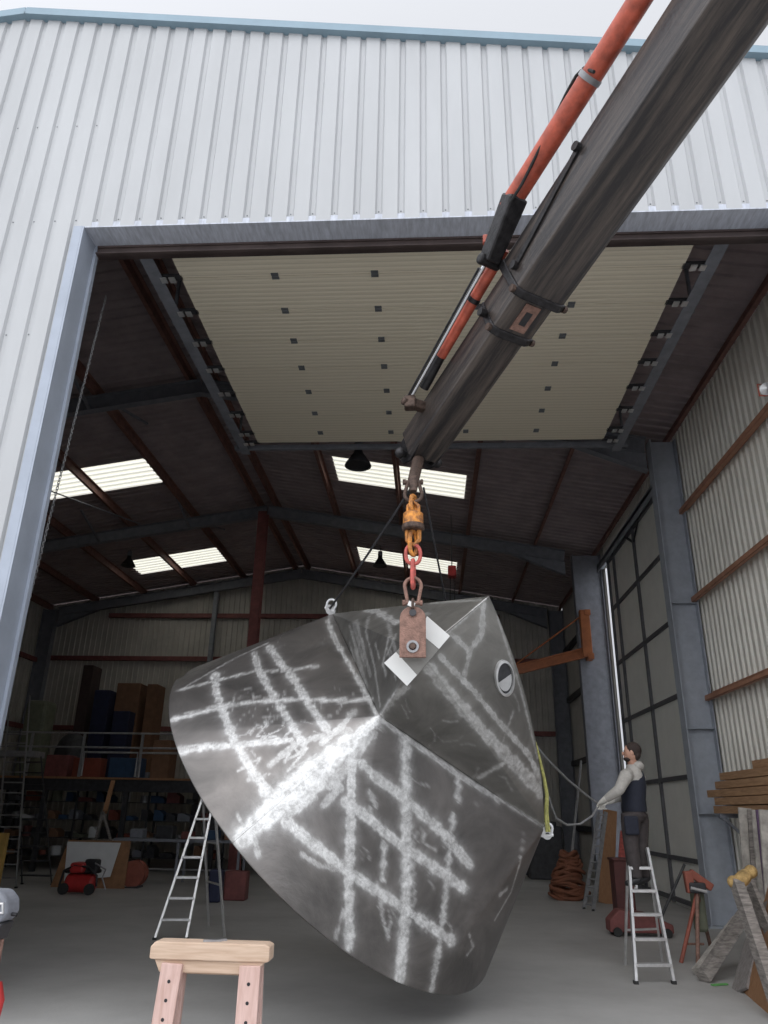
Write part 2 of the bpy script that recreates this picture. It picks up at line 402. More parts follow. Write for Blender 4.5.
# ------------------------------------------------------------------ steel frames
FR = [6.98, 13.6, 20.72, 27.1]
nth = ['in the doorway wall', 'nearest behind the raised door', 'second from the doorway', 'against the back wall']
for i, y in enumerate(FR):
    for side, xx, e in (('left', XL + .32, XL + .05), ('right', 4.63, 4.63)):
        mb = MB(); top = roofz(xx) - .26
        s = -1 if side == 'right' else 1
        w = .5 if not (i == 2 and side == 'right') else .8
        xc = (XR - .05 - w / 2 if i != 2 else 4.49) if side == 'right' else XL + .05 + w / 2
        mb.ibeam((xc, y, 0), (xc, y, top), .28, w, up=(1, 0, 0), t=.022)
        if i == 1 and side == 'right':
            for zz in (1.65, 3.0, 5.2): mb.span((xc - .22, y - .13, zz), (xc + .22, y + .13, zz + .012))
            mb.span((xc - .3, y - .2, 0), (xc + .3, y + .2, .03))
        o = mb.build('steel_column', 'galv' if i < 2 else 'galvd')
        tag(o, {('right', 1): 'grey galvanised steel column beside the timber rack and side door', ('right', 2): 'grey steel column behind the side door that carries the orange jib',
                ('right', 0): 'grey steel column at the right end of the doorway', ('right', 3): 'dark steel column in the far right corner'}.get((side, i), 'steel column on the left wall %s' % nth[i]), 'column', 'portal frame columns')
    for side in ('left', 'right'):
        xe = XL + .62 if side == 'left' else (4.30 if i != 2 else 3.9)
        mb = MB(); zt = lambda x: roofz(x) - .4
        mb.ibeam((XRI, y, zt(XRI)), (xe, y, zt(xe)), .18, .34)
        # haunch
        s = 1 if side == 'left' else -1
        xh = xe + s * 1.5
        mb.prism([(xe, y - .012, zt(xe) - .17), (xh, y - .012, zt(xh) - .17), (xe, y - .012, zt(xe) - .55)], (0, .024, 0))
        mb.beam((xh, y, zt(xh) - .18), (xe, y, zt(xe) - .56), .18, .016)
        o = mb.build('steel_rafter', 'galvd')
        tag(o, 'grey steel rafter %s of the ridge, frame %s' % (side, nth[i]), 'rafter', 'portal frame rafters')
# ridge plates + small braces on the frames
for i, y in enumerate(FR[1:3]):
    for j, (xa, za, yb) in enumerate([(-7.2, -.5, y - 1.5), (-6.6, -.5, y + 1.6), (-9.9, -.5, y - 1.5), (-2.0, -.5, y + 1.5), (1.6, -.5, y + 1.5)]):
        mb = MB(); a = Vector((xa, y, roofz(xa) - .55)); b_ = Vector((xa, yb, roofz(xa) - .1)); mb.beam(a, b_, .05, .05)
        tag(mb.build('fly_brace', 'galvd'), 'thin grey brace, %s frame, %s' % (['first', 'second'][i], ['left of the ridge, near side', 'left of the ridge, far side', 'far left, near side', 'just right of the ridge', 'right half of the roof'][j]), 'brace', 'thin roof braces')
# roof-plane bracing rods
for j, (a, b_) in enumerate([((-11.5, 13.6), (-8.6, 20.4)), ((-8.4, 9.2), (-10.6, 13.5))]):
    mb = MB(); mb.cyl((a[0], a[1], roofz(a[0]) - .3), (b_[0], b_[1], roofz(b_[0]) - .3), .02, 8)
    tag(mb.build('bracing_rod', 'galvd'), ['thin bracing rod crossing the left roof bay beyond the first frame', 'thin bracing rod in the left roof bay above the hanging chain'][j], 'rod')
# purlins
PX = [-14.5, -12.75, -10.9, -9.0, -7.1, -5.1, -4.6, -2.75, -.8, 1.15, 3.1, 4.8]
words = ['against the left wall', 'second from the left wall', 'third from the left wall', 'crossing the left skylights', 'at the right edge of the left skylights', 'left of the ridge', 'right of the ridge',
         'at the left edge of the right skylights', 'crossing the right skylights', 'at the right edge of the right skylights', 'second from the right wall', 'against the right wall']
for x, w in zip(PX, words):
    mb = MB(); z = roofz(x) - .12
    mb.span((x - .008, YF + .3, z - .1), (x + .008, YB, z + .1)); mb.span((x - .07, YF + .3, z - .1), (x, YB, z - .085)); mb.span((x, YF + .3, z + .085), (x + .07, YB, z + .1))
    tag(mb.build('roof_purlin', 'purlin' if x > -14 else 'purlin'), 'red-brown roof purlin running to the back, %s' % w, 'purlin', 'roof purlins')
# eave tie at right wall top: red channel
# right wall girts (near bay, in orange brown)
for z, w in ((7.02, 'top'), (5.30, 'middle'), (3.55, 'lowest')):
    mb = MB(); mb.span((XR - .16, YF + .4, z - .008), (XR, 13.5, z + .008)); mb.span((XR - .16, YF + .4, z - .08), (XR - .145, 13.5, z)); mb.span((XR - .015, YF + .4, z), (XR, 13.5, z + .08))
    mb.span((XR - .16, YF + .4, z - .08), (XR - .10, 13.5, z - .07))
    tag(mb.build('wall_girt', 'girt'), 'orange-brown wall girt on the cream right wall, %s of three' % w, 'girt', 'girts on the near right wall')
for z, w in ((7.0, 'top'), (5.3, 'third'), (3.2, 'second'), (1.2, 'lowest')):
    mb = MB(); mb.span((XR - .12, 20.8, z - .08), (XR, YB - .3, z + .08))
    tag(mb.build('wall_girt', 'dark'), 'dark girt on the right wall beyond the orange jib, %s row' % w, 'girt', 'far right wall girts')
for z, w in ((8.35, 'upper'), (6.72, 'middle'), (4.2, 'lower')):
    mb = MB(); mb.span((XL + .3 if z < 8 else -12.2, YB - .14, z - .08), (4.6 if z < 8 else 2.6, YB, z + .08))
    tag(mb.build('wall_girt', 'red'), 'dark red girt across the back wall, %s one' % w, 'girt', 'back wall girts')
for z, w in ((6.6, 'upper'), (4.2, 'middle'), (2.2, 'lower')):
    mb = MB(); mb.span((XL, YF + .4, z - .08), (XL + .12, YB - .3, z + .08))
    tag(mb.build('wall_girt', 'red'), 'dark red girt along the left wall, %s one' % w, 'girt', 'left wall girts')
# gable posts + red centre post
for x, w in ((-8.05, 'left of the red post'), (.9, 'right of the hanging chain')):
    mb = MB(); mb.ibeam((x, YB - .3, 0), (x, YB - .3, roofz(x) - .6), .15, .2, up=(0, 1, 0), t=.012)
    tag(mb.build('gable_post', 'galvd'), 'grey steel gable post on the back wall %s' % w, 'post', 'gable posts')
mb = MB(); mb.ibeam((XRI - .02, 20.3, 0), (XRI - .02, 20.3, roofz(XRI) - .62), .26, .3, up=(0, 1, 0), t=.02); mb.span((XRI - .1, 20.12, 8.3), (XRI - .02, 20.14, 8.55))
tag(mb.build('centre_post', 'red'), 'dark red steel post rising to the ridge behind the hopper', 'post')

# ------------------------------------------------------------------ overhead sectional door (raised)
ZD = 7.75
od = thing('overhead_door', 'raised cream sectional door lying flat under the roof behind the doorway', 'door', (0, 9.4, ZD))
ys = [6.93, 7.43] + [7.43 + .69 * k for k in range(1, 7)] + [11.94]
for a, b_ in zip(ys, ys[1:]):
    mb = MB(); mb.span((-3.08, a + .004, ZD), (3.08, b_ - .004, ZD + .04))
    mb.build('door_section', 'doorpanel', od)
for yy in ys[1:-1]:
    for xx in (-1.89, -.65, .65, 1.86):
        mb = MB(); mb.span((xx - .045, yy - .055, ZD - .012), (xx + .045, yy - .012, ZD)); mb.span((xx - .045, yy + .012, ZD - .012), (xx + .045, yy + .055, ZD)); mb.cyl((xx - .04, yy, ZD - .008), (xx + .04, yy, ZD - .008), .01, 8)
        mb.build('hinge', 'screw', od)
for s in (-1, 1):
    mb = MB(); mb.span((s * 3.40, 6.9, ZD - .03), (s * 3.46, 12.35, ZD + .04)); mb.span((s * 3.40, 6.9, ZD - .03), (s * 3.30, 12.35, ZD - .02)); mb.span((s * 3.46, 6.9, ZD + .03), (s * 3.50, 12.35, ZD + .04))
    mb.build('door_track', 'galvd', od)
    for k, yy in enumerate(ys[1:]):
        mb = MB(); mb.span((s * 3.06, yy - .05, ZD + .0), (s * 3.42, yy + .05, ZD + .03)); rbk = mb.build('roller_bracket', 'dark', od)
        for q_ in (-.055, .055): mb = MB(); mb.box((s * 3.24 + q_, yy, ZD - .03), (.075, .10, .015)); mb.build('hinge_plate', 'alu', rbk)
    for yy in (8.4, 12.2):
        mb = MB(); zt = roofz(s * 3.5) - .2; mb.beam((s * 3.5, yy, ZD + .04), (s * 3.5, yy, zt), .04, .04); mb.build('hanger', 'galvd', od)
mb = MB(); mb.span((-3.6, 12.28, ZD + .05), (3.6, 12.36, ZD + .13)); mb.build('rear_bar', 'galvd', od)

# hand chain at the left jamb
ch = MB(); a = q(106, 296, 7.62); b_ = q(-2, 722, 7.35)
n = 150; d = (b_ - a) / n; dd = d.normalized(); sx = dd.cross(Vector((0, 1, 0))).normalized(); sy = dd.cross(sx)
for k in range(n):
    c = a + d * (k + .5); w = sx if k % 2 else sy
    pts = [c + dd * (d.length * .68 * math.cos(t)) + w * (.013 * math.sin(t)) for t in [2 * PI * j / 8 for j in range(8)]]
    ch.tube(pts, .0045, 5, closed=True)
tag(ch.build('hand_chain', 'aludull', smooth=True), 'long thin steel hand chain hanging inside the left door jamb', 'chain')

# ------------------------------------------------------------------ sliding side door in the right wall
sd = thing('sliding_door', 'tall grey sliding side door with dark rails, bright gap at its far edge', 'door', (XR - .05, 17.2, 0))
mb = MB(); mb.span((XR - .06, 14.0, .0), (XR - .02, 19.78, 8.0)); mb.build('door_leaf', 'sidepanel', sd)
for z in (.10, .85, 2.3, 3.79, 5.22, 6.65, 7.95):
    mb = MB(); mb.span((XR - .11, 14.0, z - .04), (XR - .06, 19.6, z + .04)); mb.build('rail', 'rail', sd)
for y in (14.06, 16.95, 18.95, 19.58):
    mb = MB(); mb.span((XR - .12, y - .035, .03), (XR - .06, y + .035, 8.0)); mb.build('stile', 'rail', sd)
mb = MB(); mb.beam((XR - .1, 16.95, 7.6), (XR - .1, 16.3, 7.97), .03, .05); mb.beam((XR - .1, 16.95, 7.6), (XR - .1, 17.6, 7.97), .03, .05); mb.build('gusset', 'dark', sd)
mb = MB(); mb.span((XR - .2, 13.9, 8.02), (XR - .02, 20.4, 8.14)); mb.span((XR - .2, 13.9, 7.9), (XR - .19, 20.4, 8.1)); mb.build('track', 'galv', sd)

# ------------------------------------------------------------------ high-bay lamps
def highbay(p, r, label, drop):
    t = thing('high_bay_lamp', label, 'lamp', p, 'high-bay lamps')
    p = Vector(p)
    mb = MB(); mb.lathe([(r * .28, r * 1.5), (r * .34, r * 1.1), (r * .5, r * .85), (r * .92, r * .2), (r, 0), (r * .96, .0), (r * .88, r * .2), (r * .3, r * .9)], p, seg=24); mb.build('shade', 'dark', t, smooth=True)
    mb = MB(); mb.lathe([(0, r * 2.1), (r * .3, r * 2.1), (r * .33, r * 1.5), (r * .28, r * 1.4)], p, seg=18); mb.build('ballast_housing', 'galvd', t, smooth=True)
    mb = MB(); mb.lathe([(0, .015), (r * .9, .015), (r * .9, .02), (0, .02)], p, seg=20); mb.build('lens', 'black', t)
    mb = MB(); mb.tube([p + Vector((0, 0, r * 2.1)), p + Vector((0, 0, r * 2.1 + drop))], .008, 6); mb.build('hanger', 'wire', t)
p = q(358, 466, 13.0); highbay(p, .26, 'black high-bay lamp just under the door edge, in front of the right skylight', roofz(p.x) - p.z - .55)
p = q(380, 566, 23.5); highbay(p, .24, 'dark high-bay lamp in front of the far right skylight', roofz(p.x) - p.z - .5)
p = q(128, 566, 23.0); highbay(p, .24, 'dark high-bay lamp beside the far left skylight', roofz(p.x) - p.z - .5)

# chain hoist unit on the rafter right of the boom chain
t = thing('chain_hoist', 'small dark chain hoist hanging below the far right rafter', 'hoist', q(452, 575, 19.5))
p = q(452, 572, 19.5); z = roofz(p.x)
mb = MB(); mb.box(p, (.22, .3, .3)); mb.build('hoist_body', 'reds', t, bevel=.03)
mb = MB(); mb.tube([p + Vector((0, 0, .14)), p + Vector((0, 0, z - p.z - .12))], .015, 6); mb.build('hanger', 'wire', t)
mb = MB(); mb.tube([p + Vector((.05, 0, -.1)), p + Vector((.06, 0, -1.0)), p + Vector((-.02, 0, -1.06)), p + Vector((-.06, 0, -.9)), p + Vector((-.05, 0, -.1))], .012, 6); mb.build('hoist_chain', 'wire', t)

# ------------------------------------------------------------------ jib crane
yj = 20.45; A = q(584, 614, yj); Bq = q(585, 652, yj); Cj = q(514, 669, yj)
t = thing('wall_jib_crane', 'orange wall jib crane bracketed to the grey column right of the hopper', 'crane', Bq)
xm = A.x + .0
mb = MB(); mb.beam((xm, yj, Bq.z - .15), (xm, yj, A.z + .1), .26, .2, up=(0, 1, 0)); mb.build('mast', 'jib', t, bevel=.015)
Cj = Vector((Cj.x, yj - .2, Bq.z - .1))
mb = MB(); mb.ibeam((xm, yj, Bq.z), q(512, 671, yj - .0), .14, .26, t=.03); mb.build('arm', 'jib', t)
mb = MB(); mb.cyl((xm, yj, A.z), q(512, 667, yj), .022, 8); mb.build('tie_rod', 'jib', t)
mb = MB(); mb.span((xm, yj - .12, A.z - .05), (4.42, yj + .25, A.z + .1)); mb.span((xm, yj - .12, Bq.z - .2), (4.42, yj + .25, Bq.z - .05)); mb.build('bracket', 'jib', t)

# ------------------------------------------------------------------ THE HOPPER
HC = np.array([0.006894253981760937, 7.499519375764692, 2.5024834398905])
HR = np.array([[0.7039317790763138, 0.2767626190446093, 0.6541272835662743], [-0.1037926377462673, 0.9511555994100924, -0.29074063021955104], [-0.7026429667732373, 0.13676797289701292, 0.6982745755313662]])
HA, HB, HH, HRad, OX, OY = 1.4476, 1.4486, 1.3222, 1.9869, -.0978, -.0203
def T(x, y, z): return V(HC + HR @ np.array([x, y, z]))
pE, pG, pC_, pH = T(-HA, 0, 0), T(HA, 0, 0), T(0, -HB, 0), T(0, HB, 0)
def on_sym(px, py):   # intersection of the view ray with the local x=0 plane
    n = HR[:, 0]; r = ray(px, py); s = (HC - CAMPOS).dot(n) / r.dot(n); return V(CAMPOS + r * s)
pF = on_sym(489, 596); pP = on_sym(421, 652)
def rimpt(th): return T(OX + HRad * math.cos(th), OY + HRad * math.sin(th), -HH)
hop = thing('steel_hopper', 'huge tilted welded steel hopper hanging from the crane in the doorway', 'steel hopper', V(HC))
hopper_meshes = []
corner = {-PI: pE, -PI / 2: pC_, 0.: pG, PI / 2: pH, PI: pE}
def top_at(th):
    # the square rim seen from angle th: corners own +-35 degrees, sides the 20 degrees between
    k = round(th / (PI / 2)); c0 = k * PI / 2; dlt = th - c0; w = math.radians(33)
    P0 = corner[((c0 + PI) % (2 * PI)) - PI] if abs(c0) < PI - .01 else pE
    if abs(dlt) <= w: return P0.copy()
    nb = c0 + math.copysign(PI / 2, dlt); P1 = corner[((nb + PI) % (2 * PI)) - PI] if abs(((nb + PI) % (2 * PI)) - PI) > .001 or True else None
    f = (abs(dlt) - w) / (PI / 2 - 2 * w)
    return P0.lerp(P1, f)
def grid_mesh(name, fn, nu, nv, material, parent, thick=.012):
    vs = [fn(i / nu, j / nv) for j in range(nv + 1) for i in range(nu + 1)]
    fs = [(j * (nu + 1) + i, j * (nu + 1) + i + 1, (j + 1) * (nu + 1) + i + 1, (j + 1) * (nu + 1) + i) for j in range(nv) for i in range(nu)]
    mb = MB(); mb.add(vs, fs); o = mb.build(name, material, parent, fix=False)
    o.data.polygons.foreach_set('use_smooth', [True] * len(o.data.polygons))
    # outward check
    me = o.data; c = V(HC) - root_loc(parent)
    f = me.polygons[len(me.polygons) // 2]
    if f.normal.dot(f.center - c) < 0: me.flip_normals()
    sm = o.modifiers.new('plate', 'SOLIDIFY'); sm.thickness = thick; sm.offset = -1
    return o
def skirt(th0, th1, nu, nv, e0=0, e1=0):
    def fn(u, v):
        th = th0 + (th1 - th0) * u
        t_ = top_at(((th + PI) % (2 * PI)) - PI if th > PI or th < -PI else th)
        r_ = rimpt(th); ex = e0 + (e1 - e0) * u
        return t_.lerp(r_, v * (1 + ex))
    return fn
# seam angle between the two upper left plates (step in the rim)
SEAM = math.radians(-152)
big = dict(nu=130, nv=150)
sk = []
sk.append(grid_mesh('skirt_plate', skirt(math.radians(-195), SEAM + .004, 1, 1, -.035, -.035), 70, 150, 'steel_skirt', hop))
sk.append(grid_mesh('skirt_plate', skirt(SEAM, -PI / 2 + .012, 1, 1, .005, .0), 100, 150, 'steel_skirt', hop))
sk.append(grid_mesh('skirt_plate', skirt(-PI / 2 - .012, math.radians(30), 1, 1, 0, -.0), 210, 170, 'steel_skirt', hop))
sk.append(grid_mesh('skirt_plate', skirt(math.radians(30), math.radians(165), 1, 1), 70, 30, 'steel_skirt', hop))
def tri(a, b_, c, mode=0):
    # the edge G-F is slightly rolled outwards (mode 1: b-c is that edge, mode 2: a-b is it)
    def fn(u, v):
        p = b_.lerp(c, u); k = 4 * u * (1 - u) * v if mode == 1 else 4 * v * (1 - v) * (1 - u) if mode == 2 else 0
        return a.lerp(p, v) + BULGE * k
    return fn
BULGE = V(CAMROT @ np.array([1, .35, 0])) * .10
caps = []
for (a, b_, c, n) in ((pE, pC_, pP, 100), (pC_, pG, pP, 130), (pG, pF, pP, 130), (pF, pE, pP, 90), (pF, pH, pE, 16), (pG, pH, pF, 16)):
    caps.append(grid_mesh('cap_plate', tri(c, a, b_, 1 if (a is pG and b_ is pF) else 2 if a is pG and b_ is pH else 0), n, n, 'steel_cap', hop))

# --- ground bands and painted sheen: strokes measured on the photograph, cast once onto the plates, then kept as 3-D points on the steel
S = []   # (pixel polyline, width px, strength, wobble)
def z4(pts): return [(160 + .3125 * x, 580 + .3125 * y) for x, y in pts]
def z6(pts): return [(240 + .4167 * x, 780 + .4167 * y) for x, y in pts]
def z5(pts): return [(360 + .2865 * x, 580 + .2865 * y) for x, y in pts]
S += [(z4([(60, 352), (170, 325), (300, 292), (400, 290), (505, 275)]), 2.6, .9), (z4([(75, 345), (240, 250), (345, 200)]), 1.5, .7),
      (z4([(40, 447), (200, 405), (330, 388), (450, 382), (580, 385), (680, 382)]), 3.4, 1.), (z4([(45, 436), (200, 396), (450, 372)]), 1.4, .8),
      (z4([(60, 552), (150, 535), (250, 527), (420, 512)]), 3.8, .95), (z4([(60, 535), (170, 522)]), 1.5, .8),
      (z4([(176, 300), (180, 360), (205, 430), (240, 520), (300, 620), (370, 700)]), 4.6, 1.), (z4([(302, 235), (315, 285), (350, 350), (400, 430), (455, 520)]), 4.2, .95),
      (z4([(350, 215), (385, 265), (430, 320), (470, 390), (545, 492)]), 4.6, 1.), (z4([(535, 130), (560, 190), (600, 260), (650, 350), (695, 432)]), 2.8, .9),
      (z4([(285, 490), (310, 465), (350, 450), (310, 500), (370, 500), (300, 520), (380, 480)]), 1.2, .75), (z4([(380, 560), (430, 520), (400, 580), (470, 540), (410, 610), (500, 560)]), 1.6, .8),
      (z4([(250, 610), (320, 570), (280, 640), (350, 620)]), 1.4, .8), (z4([(240, 360), (290, 345), (300, 375), (250, 380)]), 1.0, .5), (z4([(500, 210), (560, 190)]), 1.5, .7),
      (z4([(430, 470), (400, 500), (450, 560), (480, 500)]), 1.4, .7), (z4([(330, 440), (380, 430), (340, 470)]), 1.2, .6), (z4([(620, 420), (580, 470), (520, 520)]), 4, .8)]
# the broad bright fold: weld grinding plus the ridge's reflection, painted in
S += [([(379, 718), (362, 732), (345, 745)], 5, 1.25), ([(350, 742), (325, 762), (300, 783)], 10, 1.3), ([(312, 772), (290, 792), (262, 820)], 12, 1.3), ([(278, 803), (255, 825), (243, 838)], 8, 1.2),
      ([(330, 770), (305, 800), (285, 815)], 6, 1.0), ([(262, 790), (275, 800)], 5, .9), ([(345, 730), (300, 742), (270, 765)], 3.5, .6), ([(368, 735), (350, 765), (330, 785)], 6, .8)]
S += [(z6([(105, 95), (170, 150), (240, 205), (310, 255), (370, 292), (440, 340), (510, 387)]), 5.0, 1.05), (z6([(250, 50), (300, 85), (380, 152), (460, 205), (540, 262)]), 5.2, 1.05),
      (z6([(320, -10), (370, 25), (430, 75), (490, 130), (550, 202)]), 5.2, 1.05), (z6([(268, -60), (266, 100), (262, 250), (262, 402)]), 5.0, 1.), (z6([(397, -90), (399, 60), (400, 250), (394, 360), (383, 480)]), 5.8, 1.1),
      (z6([(512, 85), (503, 180), (492, 290), (478, 400), (460, 502)]), 3.4, .95), (z6([(347, 150), (343, 240)]), 3.0, .9), (z6([(682, 130), (672, 200), (650, 270), (612, 335)]), 1.3, .6), (z6([(640, 262), (625, 275)]), 2, .7),
      (z6([(415, 150), (418, 290), (405, 330)]), 2, .6), (z6([(342, 270), (340, 320), (355, 380), (362, 330)]), 1.5, .7), (z6([(230, 380), (250, 310)]), 2, .6), (z6([(550, 370), (560, 400), (545, 420)]), 1.4, .7),
      (z6([(312, 30), (325, 60), (300, 90)]), 3.0, .8), (z6([(150, 180), (190, 205), (240, 215)]), 2.4, .7), (z6([(445, 110), (440, 150), (470, 170), (480, 150)]), 1.5, .6), (z6([(525, 0), (527, 50)]), 2.5, .8),
      (z6([(180, -30), (240, 20), (200, 60)]), 4, .7)]
S += [(z5([(155, 550), (160, 650), (165, 768)]), 3.0, .9), (z5([(345, 680), (340, 768)]), 2.8, .8), (z5([(5, 640), (60, 690), (130, 745)]), 4.2, .9),
      (z5([(72, 482), (130, 530), (230, 600), (345, 682), (480, 765)]), 2.8, .8), (z5([(480, 760), (640, 860)]), 2.0, .7),
      (z5([(235, 300), (290, 370), (360, 450), (440, 540), (530, 630), (635, 745)]), 6.5, .85), (z5([(280, 265), (330, 320), (400, 390), (480, 490), (590, 610), (640, 720)]), 3.2, .8),
      (z5([(300, 190), (370, 130), (440, 65)]), 1.6, .8), (z5([(430, 90), (425, 190), (380, 250)]), 4.0, .65), (z5([(320, 190), (385, 250), (365, 330)]), 3.4, .6), (z5([(70, 470), (130, 400), (165, 372)]), 4.2, .65),
      (z5([(415, 690), (520, 630)]), 2.6, .75), (z5([(500, 560), (535, 460)]), 1.5, .5), (z5([(0, 100), (60, 110), (130, 150)]), 4.5, .75), (z5([(30, 130), (20, 180)]), 2, .6), (z5([(100, 200), (80, 290), (90, 330)]), 2.5, .6),
      (z5([(250, 80), (420, 70)]), 2.2, .55), (z5([(480, 130), (560, 380), (620, 620)]), 1.4, .5), (z5([(20, 180), (50, 300), (70, 440)]), 2.0, .5), (z5([(125, 190), (95, 260)]), 2, .6), (z5([(160, 110), (240, 120)]), 3.0, .5)]
rg = random.Random(3)
def wand(x, y, n, stp, a0, w, st):
    pts = [(x, y)]; a = a0
    for _ in range(n):
        a += rg.uniform(-.9, .9); x += math.cos(a) * stp; y += math.sin(a) * stp; pts.append((x, y))
    S.append((pts, w, st))
for _ in range(26): wand(rg.uniform(232, 330), rg.uniform(690, 752), rg.randint(2, 5), 6, rg.uniform(-.9, .3), rg.uniform(.6, 1.3), rg.uniform(.35, .7))
for _ in range(34):      # loose strokes off the bright fold
    f_ = rg.random(); x = 379 + (243 - 379) * f_; y = 718 + (838 - 718) * f_; a = rg.choice([rg.uniform(-2.6, -1.6), rg.uniform(.3, 1.4)]); k = 10 + 26 * f_ * rg.random()
    S.append(([(x, y), (x + math.cos(a) * k, y + math.sin(a) * k)], rg.uniform(1.5, 3.2), rg.uniform(.4, .8)))
for _ in range(22): wand(rg.uniform(340, 455), rg.uniform(770, 930), rg.randint(2, 4), 6, rg.uniform(.6, 2.2), rg.uniform(.7, 1.5), rg.uniform(.3, .6))
for _ in range(14): wand(rg.uniform(400, 530), rg.uniform(680, 790), rg.randint(2, 4), 7, rg.uniform(.3, 1.3), rg.uniform(.7, 1.6), rg.uniform(.2, .45))
for _ in range(12): wand(rg.uniform(190, 360), rg.uniform(630, 700), rg.randint(2, 4), 7, rg.uniform(-.5, .9), rg.uniform(.5, 1.0), rg.uniform(.2, .4))
for _ in range(16):  # pale streaks painted on the left cap face as its sky reflection
    x = rg.uniform(347, 392); y = rg.uniform(618, 650); k = rg.uniform(14, 40)
    S.append(([(x, y), (x + k * .28, y + k)], rg.uniform(1.2, 3.4), rg.uniform(.3, .6)))
allv = []; allf = []
for o in sk + caps:
    k = len(allv); off = root_loc(o); allv += [v.co + off for v in o.data.vertices]; allf += [tuple(i + k for i in p.vertices) for p in o.data.polygons]
bvh = BVHTree.FromPolygons(allv, allf)
SP = []; SW = []; SS = []
for s_ in S:
    pts, w, st = s_[:3]; ph = R.uniform(0, 6)
    L_ = 0
    for (x0, y0), (x1, y1) in zip(pts, pts[1:]):
        n_ = max(1, int(math.hypot(x1 - x0, y1 - y0) / 1.6))
        for k in range(n_ + 1):
            f_ = k / n_; px, py = x0 + (x1 - x0) * f_, y0 + (y1 - y0) * f_
            L_ += 1
            r_ = ray(px, py); hit = bvh.ray_cast(V(CAMPOS), V(r_))
            if hit[0] is None: continue
            ww = w * (1 + .28 * math.sin(L_ * .9 + ph) * math.sin(L_ * .37) + R.uniform(-.22, .22))
            depth = (hit[0] - V(CAMPOS)).length
            SP.append(tuple(hit[0])); SW.append(ww * depth / 747. * .62); SS.append(st)
SP = np.array(SP); SW = np.array(SW); SS = np.array(SS)
for o in sk + caps:
    off = np.array(root_loc(o)); co = np.empty(len(o.data.vertices) * 3); o.data.vertices.foreach_get('co', co); co = co.reshape(-1, 3) + off
    g = np.zeros(len(co))
    lo, hi = co.min(0) - .3, co.max(0) + .3
    sel = np.all((SP > lo) & (SP < hi), axis=1)
    sp, sw, ss = SP[sel], SW[sel], SS[sel]
    if len(sp) and len(co) > 2000:
        for a in range(0, len(co), 2000):
            dmat = np.linalg.norm(co[a:a + 2000, None, :] - sp[None], axis=2)
            xx_ = dmat / sw[None]; val = ss[None] * (.34 * np.exp(-(xx_ / 1.9) ** 2) + .5 * np.exp(-(xx_ / .45) ** 2) + .48 * np.exp(-((xx_ - 1.0) / .3) ** 2))
            g[a:a + 2000] = val.max(1)
    at_ = o.data.attributes.new('grind_sheen', 'FLOAT', 'POINT'); at_.data.foreach_set('value', g.astype(np.float32))

# pipe stub in the right cap face
nrm = (pG - pP).cross(pF - pP).normalized()
if nrm.dot(V(CAMPOS) - pP) < 0: nrm = -nrm
hit_ = bvh.ray_cast(V(CAMPOS), V(ray(504, 678))); pc = hit_[0]; nrm = hit_[1] if hit_[1].dot(V(CAMPOS) - pc) > 0 else -hit_[1]
vdir = (pG - pF).normalized(); hdir = nrm.cross(vdir).normalized()
def oval(k, h): return [pc + vdir * (.165 * k * math.cos(t)) + hdir * (.10 * k * math.sin(t)) + nrm * h for t in [2 * PI * j / 36 for j in range(36)]]
mb = MB(); rings_ = [oval(1, -.03), oval(1, .02), oval(.86, .025), oval(.84, -.02)]
mb.add([v for rg in rings_ for v in rg], [(i * 36 + k, i * 36 + (k + 1) % 36, (i + 1) * 36 + (k + 1) % 36, (i + 1) * 36 + k) for i in range(3) for k in range(36)]); prt = mb.build('inspection_port', 'alu', hop, smooth=True)
mb = MB(); mb.add(oval(.86, .006), [tuple(range(36))]); o = mb.build('port_bore', 'dark', prt); o['label'] = 'dark open bore of the oval port'
mb = MB(); mb.add([pc + vdir * (.13 * math.cos(t) * .9 + .0) + hdir * (.075 * math.sin(t)) + nrm * .010 for t in [PI * j / 14 - PI / 2 + PI / 2 - PI / 2 for j in range(15)]], [tuple(range(15))]); o = mb.build('port_lining', 'alu', prt); o['label'] = 'bright bare metal lining of the port'
# lifting eyes at the corners E, G, H
def eye_plate(p, d, tilt, name='lifting_eye'):
    d = d.normalized(); u = tilt.normalized(); w = d.cross(u).normalized(); u = w.cross(d)
    mb = MB(); seg = 18; ring = []
    outer = [p + d * (.06 * math.cos(t) + .045) + u * (.048 * math.sin(t)) for t in [2 * PI * k / seg for k in range(seg)]]
    inner = [p + d * (.02 * math.cos(t) + .06) + u * (.02 * math.sin(t)) for t in [2 * PI * k / seg for k in range(seg)]]
    vs = []
    for off in (-.012, .012): vs += [v + w * off for v in outer] + [v + w * off for v in inner]
    fs = []
    for k in range(seg):
        k2 = (k + 1) % seg
        fs += [(k, k2, seg + k2, seg + k), (2 * seg + k, 3 * seg + k, 3 * seg + k2, 2 * seg + k2), (k, 2 * seg + k, 2 * seg + k2, k2), (seg + k, seg + k2, 3 * seg + k2, 3 * seg + k)]
    mb.add(vs, fs); mb.build(name, 'palewood' if False else 'alu', hop)
    return p + d * .06
camv = V(CAMPOS)
right = V(CAMROT @ np.array([1, 0, 0])); upv = V(CAMROT @ np.array([0, 1, 0]))
eyeE = eye_plate(pE, (upv * .9 - right * .55), right)
eyeG = eye_plate(pG, (right * .3 - upv * .75), right)
eyeH = eye_plate(pH, (upv * .9 + right * .3), right)
